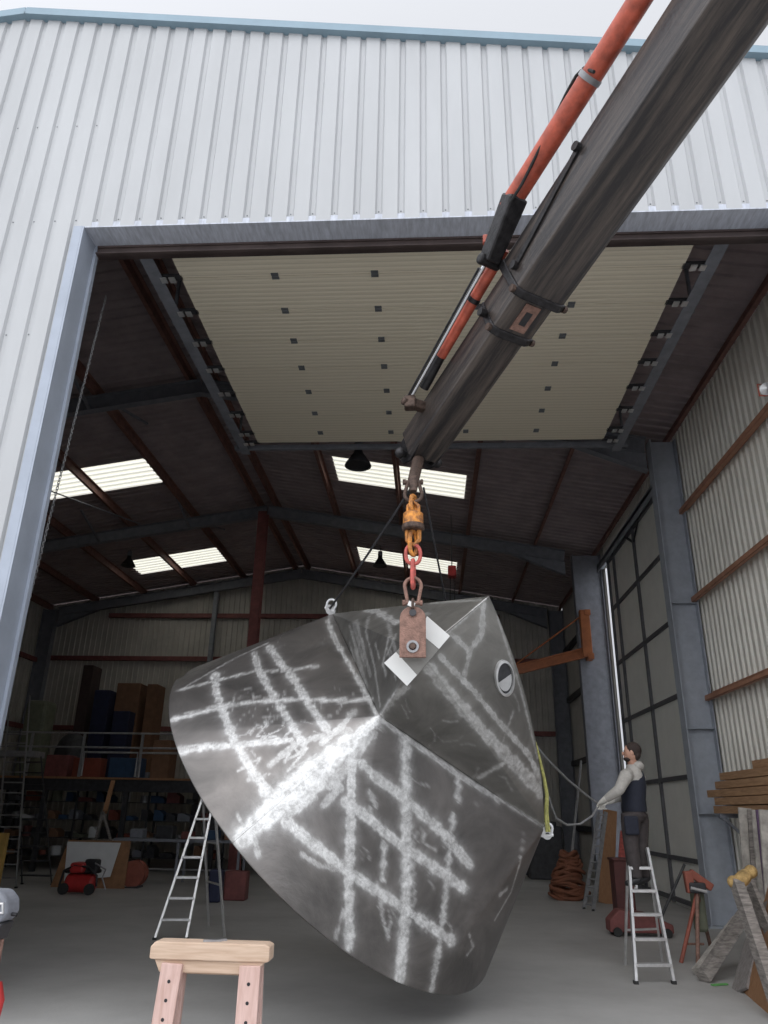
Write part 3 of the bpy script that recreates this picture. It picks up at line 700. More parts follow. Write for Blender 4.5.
# flat square boss plate and tape patches around P
axisn = ((pP - V(HC)).normalized() * .3 + (V(CAMPOS) - pP).normalized()).normalized()
def on_plane(px, py, p0, n): r_ = V(ray(px, py)); return camv + r_ * ((p0 - camv).dot(n) / r_.dot(n))
p0 = pP + axisn * .045
def patch(name, px, thick, material, p0=p0):
    mb = MB(); mb.prism([on_plane(x, y, p0, axisn) for x, y in px], axisn * thick); return mb.build(name, material, hop)
o = patch('boss_plate', [(396, 652), (417, 675), (439, 649), (417, 626)], -.09, 'rustdark'); o.data.materials[0] = M['steel_cap']
nf = (pC_ - pP).cross(pE - pP).normalized(); nf = nf if nf.dot(camv - pP) > 0 else -nf
def patch_on(px, nrm_, p, lift=.012):
    mb = MB(); mb.prism([on_plane(x, y, p + nrm_ * lift, nrm_) for x, y in px], nrm_ * .004); o = mb.build('tape_patch', 'tape', hop); o['label'] = 'white square of tape'; return o
patch_on([(384, 663), (396, 652), (417, 675), (407, 686)], axisn, p0, .002)
patch_on([(427, 616), (450, 636), (439, 649), (420, 633)], axisn, p0, .002)

# ------------------------------------------------------------------ lug plate, rigging
ylug = (p0.y) - .16
lz = lambda px, py: q(px, py, ylug)
lug = thing('lug_plate', 'rust-brown steel lug plate with rounded top bolted in front of the hopper', 'lug plate', lz(412, 655))
cL = lz(399.5, 650); cR_ = lz(426, 650); zt = lz(412, 607).z; zb = lz(412, 658).z; xc_ = (cL.x + cR_.x) / 2; hw = (cR_.x - cL.x) / 2
poly = [(xc_ - hw, ylug, zb), (xc_ + hw, ylug, zb), (xc_ + hw, ylug, zt - .09)]
for k in range(1, 8):
    t_ = k / 8 * PI; poly.append((xc_ + hw * math.cos(t_) , ylug, zt - .09 + .09 * math.sin(t_)))
poly.append((xc_ - hw, ylug, zt - .09))
mb = MB(); mb.prism(poly, (0, -.03, 0)); mb.build('plate', 'rust', lug, bevel=.004)
zb_ = lz(412, 647.5).z; zh = lz(412, 614).z
mb = MB(); mb.lathe([(.028, 0), (.045, 0), (.045, .014), (.028, .014), (.028, 0)], (xc_, ylug - .03, zb_), (0, -1, 0), 20); o = mb.build('washer', 'aludull', lug)
mb = MB(); mb.cyl((xc_, ylug + .2, zb_), (xc_, ylug - .065, zb_), .024, 6); mb.build('bolt', 'rustdark', lug)
mb = MB(); mb.cyl((xc_, ylug + .03, zh), (xc_, ylug - .05, zh), .026, 16); mb.build('pin', 'dark', lug)
mb = MB(); mb.box((xc_ - .01, ylug - .05, zh + .06), (.05, .012, .035), Matrix.Rotation(.4, 3, 'Y')); o = mb.build('tag', 'tape', lug); o['label'] = 'small pale tag'

def px_z(py): return lz(413, py).z
XC = xc_
def ring_pts(c, a, b_, ex, ez, n=20): return [Vector(c) + Vector(ex) * a * math.cos(2 * PI * k / n) + Vector(ez) * b_ * math.sin(2 * PI * k / n) for k in range(n)]
def shackle(label, ztop, zbot, w, r, up, material, pinr=None):
    """bow shackle: bow at one end, pin across the other (up = bow on top)"""
    t = thing('bow_shackle', label, 'shackle', (XC, ylug, min(ztop, zbot)))
    h = ztop - zbot; s = 1 if up else -1; c = ztop - w if up else zbot + w; e = zbot if up else ztop
    pts = [(XC - w * .62, ylug, e)] + [(XC - w * math.cos(a_), ylug, c + s * w * math.sin(a_)) for a_ in [k / 10 * PI for k in range(11)]] + [(XC + w * .62, ylug, e)]
    mb = MB(); mb.tube(pts, r, 10); mb.build('bow', material, t, smooth=True)
    mb = MB(); mb.cyl((XC - w * .62 - r * 2, ylug, e), (XC + w * .62 + r * 2.4, ylug, e), r * 1.05, 12); mb.cyl((XC - w * .62 - r * 2.8, ylug, e), (XC - w * .62 - r * 1.2, ylug, e), r * 1.6, 6)
    mb.cyl((XC + w * .62 + r * 1, ylug, e), (XC + w * .62 + r * 2.2, ylug, e), r * 1.5, 6); mb.build('pin', material, t)
    return t
shackle('rusty bow shackle joining the lug plate to the red chain link', px_z(578), px_z(603), .062, .014, True, 'rust')
mb = MB(); c = Vector((XC, ylug, px_z(606))); mb.tube([c + Vector((0, .055 * math.cos(a_), .05 * math.sin(a_))) for a_ in [2 * PI * k / 16 for k in range(16)]], .012, 8, closed=True)
tag(mb.build('connecting_ring', 'rustdark', smooth=True), 'small rusty ring between the lug plate and the lower shackle', 'ring')
def link(z0, z1, w, r, turn, label, material, loose=None):
    c = Vector((XC, ylug, (z0 + z1) / 2)); h = (z0 - z1) / 2; ex = Vector((math.cos(turn), math.sin(turn), 0))
    pts = []
    for k in range(24):
        a_ = 2 * PI * k / 24; zz = math.sin(a_); xx = math.cos(a_)
        pts.append(c + ex * w * (abs(xx) ** .8) * math.copysign(1, xx) + Vector((0, 0, h * (abs(zz) ** .9) * math.copysign(1, zz))))
    mb = MB(); mb.tube(pts, r, 8, closed=True); o = mb.build('chain_link', material, smooth=True)
    return tag(o, label, 'chain link', 'rigging links below the boom')
link(px_z(560), px_z(588), .024, .016, 1.35, 'narrow red chain link just above the lower shackle', 'redchain')
link(px_z(545), px_z(564), .056, .015, .1, 'round red chain link under the lower orange link', 'redchain')
link(px_z(531), px_z(555), .036, .017, .8, 'orange chain link under the swivel', 'rustorange')
sw = thing('swivel', 'chunky rusty orange swivel barrel between two orange chain links', 'swivel', (XC, ylug, px_z(531)))
z0, z1 = px_z(513), px_z(533)
mb = MB(); mb.lathe([(.0, z0 - z1 + .01), (.05, z0 - z1 + .01), (.078, z0 - z1 - .01), (.08, .06), (.0, .06)], (XC, ylug, z1), (0, 0, 1), 24); mb.build('barrel', 'rustorange', sw, smooth=True)
mb = MB(); mb.lathe([(0, .065), (.086, .065), (.088, .03), (.08, .02), (0, .02)], (XC, ylug, z1), (0, 0, 1), 24); mb.build('collar', 'rustdark', sw, smooth=True)
mb = MB(); mb.tube([(XC - .04, ylug, z0), (XC - .04, ylug, z0 + .06), (XC, ylug, z0 + .1), (XC + .04, ylug, z0 + .06), (XC + .04, ylug, z0)], .016, 8); mb.build('upper_eye', 'rustorange', sw, smooth=True)
mb = MB(); mb.tube([(XC - .045, ylug, z1 + .03), (XC - .045, ylug, z1 - .06), (XC, ylug, z1 - .1), (XC + .045, ylug, z1 - .06), (XC + .045, ylug, z1 + .03)], .019, 8); mb.build('lower_eye', 'rustorange', sw, smooth=True)
link(px_z(496), px_z(513), .034, .018, 1.0, 'orange chain link above the swivel', 'rustorange')
shackle('dark rusty bow shackle under the boom tip', px_z(482), px_z(502), .068, .015, False, 'rustdark')

# ------------------------------------------------------------------ crane boom
tip = q(415, 470, ylug + .02); tip.x = XC; 
P0 = Vector((q(419, 449, 6.22))); P1 = q(718, 12, 3.25)
bd = (P1 - P0).normalized(); side = Vector((0, 0, 1)).cross(bd).normalized(); bu = bd.cross(side).normalized()
for dn, vv in zip(BOOM_DOTS, (side * 5, bu * 5, bd * .35)): dn.inputs[1].default_value = tuple(vv)
def BP(t_, s=0, u=0): return P0 + bd * t_ + side * s + bu * u     # along, sideways, up
boom = thing('crane_boom', 'dark telescopic crane boom reaching down from the upper right', 'crane boom', P0)
def project_t(px, py, s=0., u=0.):
    """distance along the boom whose projection is nearest to the pixel"""
    best = None
    for k in range(-20, 560):
        t_ = k * .01; p = BP(t_, s, u); c = CAMROT.T @ (np.array(p) - CAMPOS); X = CX + FPX * c[0] / -c[2]; Y = CY - FPX * c[1] / -c[2]
        d_ = math.hypot(X - px, Y - py)
        if best is None or d_ < best[0]: best = (d_, t_)
    return best[1]
def oct_tube(t0, t1, w, h, ch=.06, w2=None, h2=None):
    vs = []
    for t_, ww, hh in ((t0, w, h), (t1, w2 or w, h2 or h)):
        a_, b2 = ww / 2, hh / 2
        for s_, u_ in ((-a_, -b2 + ch * .6), (-a_ + ch, -b2 - .0), (a_ - ch, -b2), (a_, -b2 + ch * .6), (a_, b2 - ch), (a_ - ch, b2), (-a_ + ch, b2), (-a_, b2 - ch)): vs.append(BP(t_, s_, u_))
    return vs, [tuple(range(8))[::-1], tuple(range(8, 16))] + [(i, (i + 1) % 8, 8 + (i + 1) % 8, 8 + i) for i in range(8)]
tA = project_t(512, 328); tB = project_t(535, 288)
mb = MB(); mb.add(*oct_tube(.02, tA + .3, .325, .35, .04)); mb.build('inner_section', 'boom', boom, bevel=.01)
mb = MB(); mb.add(*oct_tube(tA, tB + .3, .37, .395, .045)); mb.build('middle_section', 'boom', boom, bevel=.01)
mb = MB(); mb.add(*oct_tube(tB, 5.6, .445, .465, .05)); mb.build('outer_section', 'boom', boom, bevel=.012)
for t_, w, h in ((tA, .40, .425), (tB, .475, .495)):
    mb = MB(); mb.add(*oct_tube(t_ - .035, t_ + .035, w, h, .06)); o = mb.build('collar', 'boomdark', boom, bevel=.01)
    for s_ in (-1, 1):
        mb = MB(); mb.cyl(BP(t_, s_ * (w / 2), -h / 2 + .05), BP(t_, s_ * (w / 2 + .03), -h / 2 + .05), .03, 8); mb.build('wear_pad_bolt', 'rustdark', o)
# window plate on the middle section underside and bolts
tm = (tA + tB) / 2
mb = MB(); mb.add([BP(tm + a_, b2, -.206) for a_, b2 in ((-.12, -.07), (.12, -.07), (.12, .07), (-.12, .07))] + [BP(tm + a_, b2, -.197) for a_, b2 in ((-.12, -.07), (.12, -.07), (.12, .07), (-.12, .07))],
                  [(0, 1, 2, 3), (7, 6, 5, 4), (0, 4, 5, 1), (1, 5, 6, 2), (2, 6, 7, 3), (3, 7, 4, 0)]); wpl = mb.build('wear_plate', 'rust', boom)
mb = MB(); mb.add([BP(tm + a_, b2, -.210) for a_, b2 in ((-.06, -.03), (.06, -.03), (.06, .03), (-.06, .03))], [(0, 1, 2, 3)]); mb.build('slot', 'black', wpl)
# boom head: tapering side cheeks that curl down to the hook pin
for s_ in (-.14, .11):
    mb = MB(); poly = [BP(.25, s_, .13), BP(.25, s_, -.165), BP(-.02, s_, -.18), BP(-.12, s_, -.12), BP(-.14, s_, .0), BP(-.05, s_, .11)]
    mb.prism(poly, side * .03); mb.build('head_cheek', 'boomdark', boom, bevel=.008)
mb = MB(); mb.add(*oct_tube(-.06, .1, .24, .24, .04, .29, .32)); mb.build('head_block', 'boomdark', boom, bevel=.01)
hz = px_z(486)
mb = MB(); mb.tube([BP(-.04, 0, -.08), Vector((XC, ylug, hz + .05)), Vector((XC, ylug, hz - .045))], [.055, .045, .03], 12); mb.build('hook_eye', 'rustdark', boom, smooth=True)
mb = MB()
for s_ in (-.2, .2): mb.sphere(BP(-.04, s_, -.08), .05, 10, 8)
mb.cyl(BP(-.04, -.2, -.08), BP(-.04, .2, -.08), .03, 12); mb.build('head_pin', 'boomdark', boom, smooth=True)
# hydraulic cylinder on the left/top side
sgn = 1 if side.x < 0 else -1
def axpt(px, py, u):
    """point of the plane u = const of the boom frame that the pixel looks at"""
    r_ = V(ray(px, py)); n_ = bu; o_ = P0 + bu * u; return V(CAMPOS) + r_ * ((o_ - V(CAMPOS)).dot(n_) / r_.dot(n_))
def plane_side(px, py, s_):
    r_ = V(ray(px, py)); o_ = P0 + side * s_; return V(CAMPOS) + r_ * ((o_ - V(CAMPOS)).dot(side) / r_.dot(side))
CO = sgn * .30
K0 = plane_side(508, 208, CO); K1 = plane_side(632, 12, CO); kd = (K1 - K0).normalized()
mb = MB(); mb.cyl(K0, K0 + kd * 4.2, .078, 28); mb.build('hydraulic_cylinder', 'orange', boom, smooth=True)
kb = plane_side(590, 78, CO); mb = MB(); mb.cyl(kb - kd * .02, kb + kd * .02, .086, 28); mb.build('cylinder_band', 'aludull', boom, smooth=True)
K2 = plane_side(489, 262, CO)
mb = MB(); mb.beam(K2, K0 + kd * .10, .13, .15, up=bu, w2=.16, h2=.17); mb.cyl(K2 - side * .1, K2 + side * .1, .045, 16); mb.build('cylinder_bracket', 'boomdark', boom, bevel=.02)
mb = MB(); kv = plane_side(486, 240, CO + sgn * .04); mb.box(kv, (.05, .05, .08)); mb.build('valve_block', 'orange', boom, bevel=.01)
R0 = plane_side(411, 397, CO); R1 = plane_side(483, 268, CO); rd = (R1 - R0).normalized()
mb = MB(); mb.cyl(R0, R1 + rd * .1, .017, 16); mb.build('piston_rod', 'chrome', boom, smooth=True)
mb = MB(); G0 = plane_side(407, 398, CO + sgn * .03); G1 = plane_side(479, 268, CO + sgn * .03); mb.cyl(G0, G1, .010, 10); mb.build('guide_tube', 'boomdark', boom, smooth=True)
E0 = plane_side(441, 356, CO - sgn * .08); E1 = plane_side(494, 266, CO - sgn * .08); E2 = plane_side(424, 388, CO - sgn * .08); ed = (E1 - E0).normalized()
mb = MB(); mb.cyl(E0, E1 + ed * .15, .046, 20); mb.build('extension_cylinder', 'orange', boom, smooth=True)
mb = MB(); mb.cyl(E2, E0, .042, 16); mb.build('cylinder_end', 'boomdark', boom, smooth=True)
mb = MB(); em = E0.lerp(E1, .62); mb.cyl(em, em + ed * .04, .052, 16); mb.build('cylinder_clamp', 'boomdark', boom, smooth=True)
mb = MB(); rb_ = plane_side(410, 403, CO); mb.box(rb_, (.10, .10, .12)); mb.beam(rb_ - side * sgn * -.0, rb_ - side * (sgn * .16), .08, .09); mb.cyl(rb_ - side * .08, rb_ + side * .08, .035, 14); mb.build('rod_end_bracket', 'rustdark', boom, bevel=.015)
# small flat bars and bolts along the side face
SX = sgn * .229
mb = MB(); mb.beam(BP(tB + .12, SX, -.02), BP(tB + .95, SX, .14), .02, .05); mb.build('flat_bar', 'boomdark', boom)
for t_, u_ in ((tB + .1, -.02), (tB + .97, .15), (tA + .02, .0)):
    mb = MB(); mb.cyl(BP(t_, SX - sgn * .02, u_), BP(t_, SX + sgn * .035, u_), .035, 12); mb.build('bolt', 'boomdark', boom)
# hydraulic hose from the cylinder
hs = [plane_side(x, y, CO + sgn * .06) for x, y in ((594, 72), (584, 68), (576, 76), (566, 94), (545, 138), (522, 184), (508, 206))]
mb = MB(); mb.tube(hs, .012, 8); mb.build('hose', 'rubber', boom, smooth=True)

# ------------------------------------------------------------------ wire slings
def sag(a, b_, s, n=14): return [a.lerp(b_, k / n) - Vector((0, 0, s * 4 * (k / n) * (1 - k / n))) for k in range(n + 1)]
hook = Vector((XC, ylug + .05, px_z(486)))
mb = MB(); mb.tube(sag(hook + Vector((-.03, .03, 0)), eyeE, .02), .011, 8)
tag(mb.build('wire_sling', 'wire', smooth=True), 'dark wire sling from the boom tip down to the left corner of the hopper', 'sling', 'wire slings')
mb = MB(); mb.tube(sag(hook + Vector((.08, .1, .05)), eyeH, .02), .009, 8); 
tag(mb.build('wire_sling', 'wire', smooth=True), 'thin dark wire sling from the boom tip behind the right of the hopper', 'sling', 'wire slings')
# shackles at E and G
def small_shackle(p, d, label):
    d = d.normalized(); w = d.cross(Vector((0, 1, 0))).normalized()
    t = thing('small_shackle', label, 'shackle', p)
    pts = [p - w * .035 + d * -.02] + [p + d * (.05 + .05 * math.sin(a_)) - w * .05 * math.cos(a_) for a_ in [k / 8 * PI for k in range(9)]] + [p + w * .035 + d * -.02]
    mb = MB(); mb.tube(pts, .012, 8); mb.build('bow', 'white', t, smooth=True)
    mb = MB(); mb.cyl(p - w * .055 - d * .01, p + w * .055 - d * .01, .014, 8); mb.build('pin', 'alu', t)
small_shackle(eyeE, upv + right * .4, 'pale shackle at the upper left corner of the hopper')
small_shackle(eyeG, upv * .8 - right * .05, 'pale shackle at the lower right corner of the hopper')
# yellow webbing at G
yy = eyeG.y - .05
mb = MB(); ys_ = [q(547, 832, yy), q(545.5, 812, yy), q(546.5, 795, yy + .1), q(544, 778, yy + .2), q(540, 760, yy + .35), q(535, 742, yy + .5)]
for off, r_ in ((0, .014), (.022, .009)): mb.tube([p + Vector((off * (1 - k / 5), 0, 0)) for k, p in enumerate(ys_)], r_, 8)
tag(mb.build('webbing_sling', 'yellow', smooth=True), 'yellow-green webbing sling along the right edge of the hopper', 'sling')
HY = 9.55
hand = q(599.5, 804.5, HY - .05)
mb = MB(); mb.tube([q(530, 738, yy + .5), q(545, 757, yy + .9), q(568, 780, 8.9), q(586, 795, 9.3), hand], .012, 8)
mb.tube([hand, q(592, 816, 9.3), q(580, 824, 9.1), q(567, 825, 8.9), q(556, 818, 8.6), q(551, 805, 8.4), q(546, 790, 8.3), q(543, 776, 8.2)], .012, 8)
tag(mb.build('tag_rope', 'rope', smooth=True), 'grey tag rope running from the hopper to the worker and looping down', 'rope')

# ------------------------------------------------------------------ ladders
def ladder(name, label, BLp, BRp, TLp, TRp, n, material, rail=.045, step=.09, back=None, start=.12, end=.95, group=None, flat=True):
    BLp, BRp, TLp, TRp = map(Vector, (BLp, BRp, TLp, TRp)); t = thing(name, label, 'ladder', (BLp + BRp) / 2, group)
    side_ = (BRp - BLp).normalized(); up_ = (TLp - BLp).normalized(); nn = side_.cross(up_)
    for a, b_ in ((BLp, TLp), (BRp, TRp)):
        mb = MB(); mb.beam(a, b_, .028, rail, up=nn); mb.build('side_rail', material, t)
    for k in range(n):
        f_ = start + (end - start) * k / max(1, n - 1); a = BLp.lerp(TLp, f_); b_ = BRp.lerp(TRp, f_)
        mb = MB()
        if flat: mb.beam(a, b_, step, .028, up=(0, 0, 1))
        else: mb.cyl(a, b_, .016, 8)
        mb.build('step' if flat else 'rung', material, t)
    if back:
        for a, b_ in back['legs']: mb = MB(); mb.beam(a, b_, .025, .03); mb.build('rear_leg', material, t)
        for a, b_ in back.get('bars', []): mb = MB(); mb.beam(a, b_, .03, .02); mb.build('rear_brace', material, t)
    for a in (BLp, BRp): mb = MB(); mb.box(a + Vector((0, 0, .015)), (.045, .06, .03)); mb.build('foot', 'rubber', t)
    return t
a = atZ(636, 984, 0); b_ = atZ(674, 984, 0); tl = q(628, 848, 9.52); tr = q(647, 848, 9.52)
bk = atZ(625, 965, 0); bk2 = atZ(652, 962, 0)
ladder('step_ladder', 'aluminium step ladder the worker stands on, right of the hopper', a, b_, tl, tr, 5, 'alu', back=dict(legs=[(bk, tl), (bk2 + Vector((.12, 0, 0)), tr)], bars=[(bk.lerp(tl, .3), (bk2 + Vector((.12, 0, 0))).lerp(tr, .3))]), start=.13, end=.84)
a = atZ(154.5, 940, 0); b_ = atZ(186, 940, 0); d_ = 11.5; tl = q(203, 797, d_); tr = q(214, 797, d_)
k1 = Vector((-2.75, 11.25, 0)); k2 = Vector((-3.2, 12.1, 0))
ladder('step_ladder', 'aluminium step ladder standing behind the pine trestle', a, b_, tl, tr, 7, 'alu', back=dict(legs=[(k1, tr), (k2, tl)], bars=[(k1.lerp(tr, .35), k2.lerp(tl, .35)), (k1.lerp(tr, .65), k2.lerp(tl, .65))]), start=.13, end=.97)
# leaning extension ladder at right back
a = atZ(584, 909, 0); b_ = atZ(593, 911, 0); 
ladder('leaning_ladder', 'narrow aluminium ladder leaning at the far right column, behind the worker', a, b_, q(599, 812, 15.9), q(606, 812, 15.9), 12, 'aludull', rail=.07, flat=False, start=.05, end=.97)
# tall stair ladder at left
a = Vector(q(14, 887, 16.3)); a.z = 0; b_ = a + Vector((.0, 0, 0))
yl = 16.6
ladder('leaning_ladder', 'long aluminium ladder leaning on the mezzanine at the far left', Vector((q(-6, 887, yl).x, yl, 0)), Vector((q(16, 887, yl).x, yl, 0)), q(10, 696, 20.3), q(30, 696, 20.3), 14, 'aludull', flat=False, start=.04, end=.75)
yl = 17.4
ladder('leaning_ladder', 'steel access stair ladder below the mezzanine landing, beside the long ladder', Vector((q(22, 884, yl).x, yl, 0)), Vector((q(52, 884, yl).x, yl, 0)), q(20, 757, 20.2), q(41, 757, 20.2), 10, 'dark', step=.16, start=.06, end=.95)
# thin pole
mb = MB(); mb.cyl(Vector((q(568, 899, 18.2).x, 18.2, 0)), q(581, 761, 19.8), .03, 10)
tag(mb.build('leaning_pole', 'aludull', smooth=True), 'thin grey pole leaning on the dark wall left of the worker', 'pole')

# ------------------------------------------------------------------ worker
def skin(name, chain, material, parent, sub=2, flat=None):
    """chain: list of polylines; each point (x,y,z,rx,ry); points shared by position are merged"""
    off = root_loc(parent); verts = []; rad = []; edges = []; idx = {}
    def vid(p):
        key = tuple(round(c, 4) for c in p[:3])
        if key not in idx: idx[key] = len(verts); verts.append(Vector(p[:3]) - off); rad.append((p[3], p[4] if len(p) > 4 else p[3]))
        return idx[key]
    for line in chain:
        ids = [vid(p) for p in line]; edges += [e for e in zip(ids, ids[1:])]
    me = bpy.data.meshes.new(name); me.from_pydata(verts, edges, []); me.materials.append(M[material])
    o = bpy.data.objects.new(name, me); col.objects.link(o); o.parent = parent
    md = o.modifiers.new('skin', 'SKIN'); md.use_smooth_shade = True
    for i, r_ in enumerate(rad): me.skin_vertices[0].data[i].radius = r_
    me.skin_vertices[0].data[0].use_root = True
    s_ = o.modifiers.new('sub', 'SUBSURF'); s_.levels = sub; s_.render_levels = sub
    return o
def Wp(px, py, dy=0): return q(px, py, HY + dy)
def PT(p, r, r2=None): return (p.x, p.y, p.z, r, r2 or r)
man = thing('person', 'worker in grey hoodie and dark vest on the right step ladder holding a rope', 'person', Vector((Wp(636, 886).x, HY, Wp(636, 887).z)))
pel = Wp(634, 813); chest = Wp(633, 785, .02); waist = Wp(633.5, 800); neck0 = Wp(633, 769, .02); neck1 = Wp(632, 762); head = Wp(631.5, 752.5, -.02)
shN = Wp(626, 776, -.17); shF = Wp(640, 776, .17)      # near / far shoulders
elN = Wp(619, 790, -.26); wrN = Wp(606, 799, -.18); hdN = Wp(600, 804, -.1)
elF = Wp(628, 794, .2); wrF = Wp(612, 800, .06); hdF = Wp(604, 804, .02)
hpN = Wp(630, 816, -.08); hpF = Wp(639, 816, .09); knN = Wp(631, 846, -.1); knF = Wp(641, 848, .1); anN = Wp(636, 878, -.08); anF = Wp(645, 877, .1)
toN = Wp(629, 884, -.1); toF = Wp(638, 883, .08)
def fingers(wr, hd, thumbdir):
    ln = []; d = (hd - wr).normalized(); w = d.cross(Vector((0, 0, 1))).normalized(); n = w.cross(d)
    palm = wr.lerp(hd, .9)
    for i, (o_, l_) in enumerate(((-.032, .07), (-.011, .08), (.011, .078), (.032, .062))):
        k0 = palm + w * o_; k1 = k0 + d * l_ * .5 - n * .008; k2 = k1 - n * .035 + d * .012; k3 = k2 - n * .012 - d * .028
        ln.append([PT(palm, .03, .02), PT(k0, .012), PT(k1, .010), PT(k2, .009), PT(k3, .008)])
    th0 = wr.lerp(hd, .45) + w * thumbdir * .035; th1 = th0 + d * .04 + w * thumbdir * .012 - n * .02; th2 = th1 + d * .02 - n * .025
    ln.append([PT(wr.lerp(hd, .4), .024, .018), PT(th0, .014), PT(th1, .011), PT(th2, .009)])
    return ln
body = [[PT(pel, .07, .07), PT(waist, .07, .07), PT(chest, .07, .07), PT(neck0, .06), PT(neck1, .055), PT(head + Vector((0, 0, -.03)), .075, .085), PT(head + Vector((0, 0, .05)), .08, .09)],
        [PT(chest, .07, .07), PT(shN, .04), PT(elN, .036), PT(wrN, .03), PT(wrN.lerp(hdN, .5), .032, .022)], [PT(chest, .07, .07), PT(shF, .04), PT(elF, .036), PT(wrF, .03), PT(wrF.lerp(hdF, .5), .032, .022)],
        [PT(pel, .07, .07), PT(hpN, .06), PT(knN, .055), PT(anN, .038), PT(toN, .032)], [PT(pel, .07, .07), PT(hpF, .06), PT(knF, .055), PT(anF, .038), PT(toF, .032)]]
skin('body', body, 'skin', man)
# head details (he looks left, along -X)
f_ = Vector((-1, .25, -.08)).normalized(); fs_ = f_.cross(Vector((0, 0, 1))).normalized()
mb = MB(); mb.sphere(head + Vector((0, 0, .0)), .1, 20, 14, (.9, .74, 1.08)); mb.sphere(head + f_ * .045 + Vector((0, 0, -.055)), .052, 14, 10, (1, .9, 1)); hdm = mb.build('head', 'skin', man, smooth=True)
mb = MB(); mb.sphere(head + f_ * .096 + Vector((0, 0, -.005)), .017, 10, 8, (1.2, .8, 1.3)); mb.build('nose', 'skin', hdm, smooth=True)
for s_ in (-1, 1):
    mb = MB(); mb.sphere(head - f_ * .005 + fs_ * s_ * .074 + Vector((0, 0, -.005)), .026, 10, 8, (.9, .35, 1.25)); mb.build('ear', 'skin', hdm, smooth=True)
    mb = MB(); mb.sphere(head + f_ * .08 + fs_ * s_ * .032 + Vector((0, 0, .022)), .011, 8, 6); mb.build('eye', 'dark', hdm, smooth=True)
mb = MB(); mb.sphere(head + f_ * .088 + Vector((0, 0, -.062)), .018, 10, 6, (.5, 1.2, .35)); mb.build('mouth', 'redchain', hdm, smooth=True)
mb = MB(); mb.sphere(head - f_ * .022 + Vector((0, 0, 0.024)), .096, 20, 14, (1.0, .84, 1.02)); mb.sphere(head - f_ * .05 + Vector((0, 0, -.03)), .066, 14, 10, (.8, 1, 1)); mb.build('hair', 'hair', man, smooth=True)
mb = MB(); mb.sphere(head + f_ * .045 + Vector((0, 0, -.07)), .056, 14, 10, (1.0, .98, .62)); mb.build('beard', 'hair', man, smooth=True)
# clothing: lofted around the body
def loft(pts, rx, ry, seg=20):
    mb = MB(); vs = []
    n_ = len(pts)
    for p, a_, b2 in zip(pts, rx, ry):
        for k in range(seg):
            t = 2 * PI * k / seg; vs.append(p + Vector((a_ * math.cos(t), b2 * math.sin(t), 0)))
    fs = [(i * seg + k, i * seg + (k + 1) % seg, (i + 1) * seg + (k + 1) % seg, (i + 1) * seg + k) for i in range(n_ - 1) for k in range(seg)]
    fs += [tuple(range(seg)), tuple((n_ - 1) * seg + k for k in range(seg))]
    mb.add(vs, fs); return mb
dz = lambda p, z, x=0: p + Vector((x, 0, z))
m_ = loft([dz(pel, -.02), dz(pel, .04), waist, chest, dz(chest, .1), neck0, dz(neck0, .05)], [.125, .128, .12, .13, .125, .085, .07], [.155, .158, .15, .165, .175, .11, .075])
for sh_, el_, wr_ in ((shN, elN, wrN), (shF, elF, wrF)):
    m_.tube([chest.lerp(sh_, .6) + Vector((0, 0, .06)), sh_, sh_.lerp(el_, .5), el_, el_.lerp(wr_, .12), el_.lerp(wr_, .6), wr_], [.07, .078, .068, .06, .06, .052, .042], 16)
ho = m_.build('hoodie', 'hoodie', man, smooth=True); rm = ho.modifiers.new('remesh', 'REMESH'); rm.mode = 'VOXEL'; rm.voxel_size = .012; rm.use_smooth_shade = True
mb = MB(); mb.sphere(neck0 + Vector((.05, 0, .035)), .09, 16, 10, (.9, 1.15, .75)); mb.build('hood', 'hoodie', ho, smooth=True)
m_ = loft([dz(pel, .015, .005), dz(pel, .05, .005), waist, dz(chest, -.02), dz(chest, .08), dz(neck0, -.06), dz(neck0, -.015)], [.14, .142, .136, .148, .145, .12, .095], [.17, .172, .165, .178, .165, .125, .10])
m_.build('vest', 'vest', man, smooth=True)
m_ = loft([dz(hpN.lerp(hpF, .5), -.06), hpN.lerp(hpF, .5), pel, dz(pel, .06)], [.10, .128, .13, .125], [.12, .168, .165, .15])
for hp_, kn_, an_ in ((hpN, knN, anN), (hpF, knF, anF)):
    m_.tube([hp_ + Vector((0, 0, .03)), hp_ + Vector((0, 0, -.05)), hp_.lerp(kn_, .5), kn_, kn_.lerp(an_, .45), an_ + Vector((0, 0, .05)), an_ + Vector((0, 0, -.0))], [.10, .108, .098, .082, .08, .07, .068], 16)
tr_ = m_.build('trousers', 'trouser', man, smooth=True); rm = tr_.modifiers.new('remesh', 'REMESH'); rm.mode = 'VOXEL'; rm.voxel_size = .012; rm.use_smooth_shade = True
mb = MB(); mb.box(hpN + Vector((-.02, -.11, -.1)), (.16, .05, .2)); mb.build('holster_pocket', 'vest', tr_, bevel=.02)
for an, to in ((anN, toN), (anF, toF)):
    skin('boot', [[PT(an + Vector((.03, 0, .06)), .055), PT(an + Vector((.025, 0, -.015)), .052), PT(to + Vector((.0, 0, .01)), .046, .036), PT(to + Vector((-.05, 0, .0)), .036, .028)]], 'black', man)
for wr, hd, s_ in ((wrN, hdN, -1), (wrF, hdF, 1)):
    skin('glove', [[PT(wr.lerp(hd, -.35), .042), PT(wr, .042), PT(wr.lerp(hd, .45), .046, .032), PT(wr.lerp(hd, .9), .03, .02)]] + fingers(wr, hd, s_), 'glove', man)

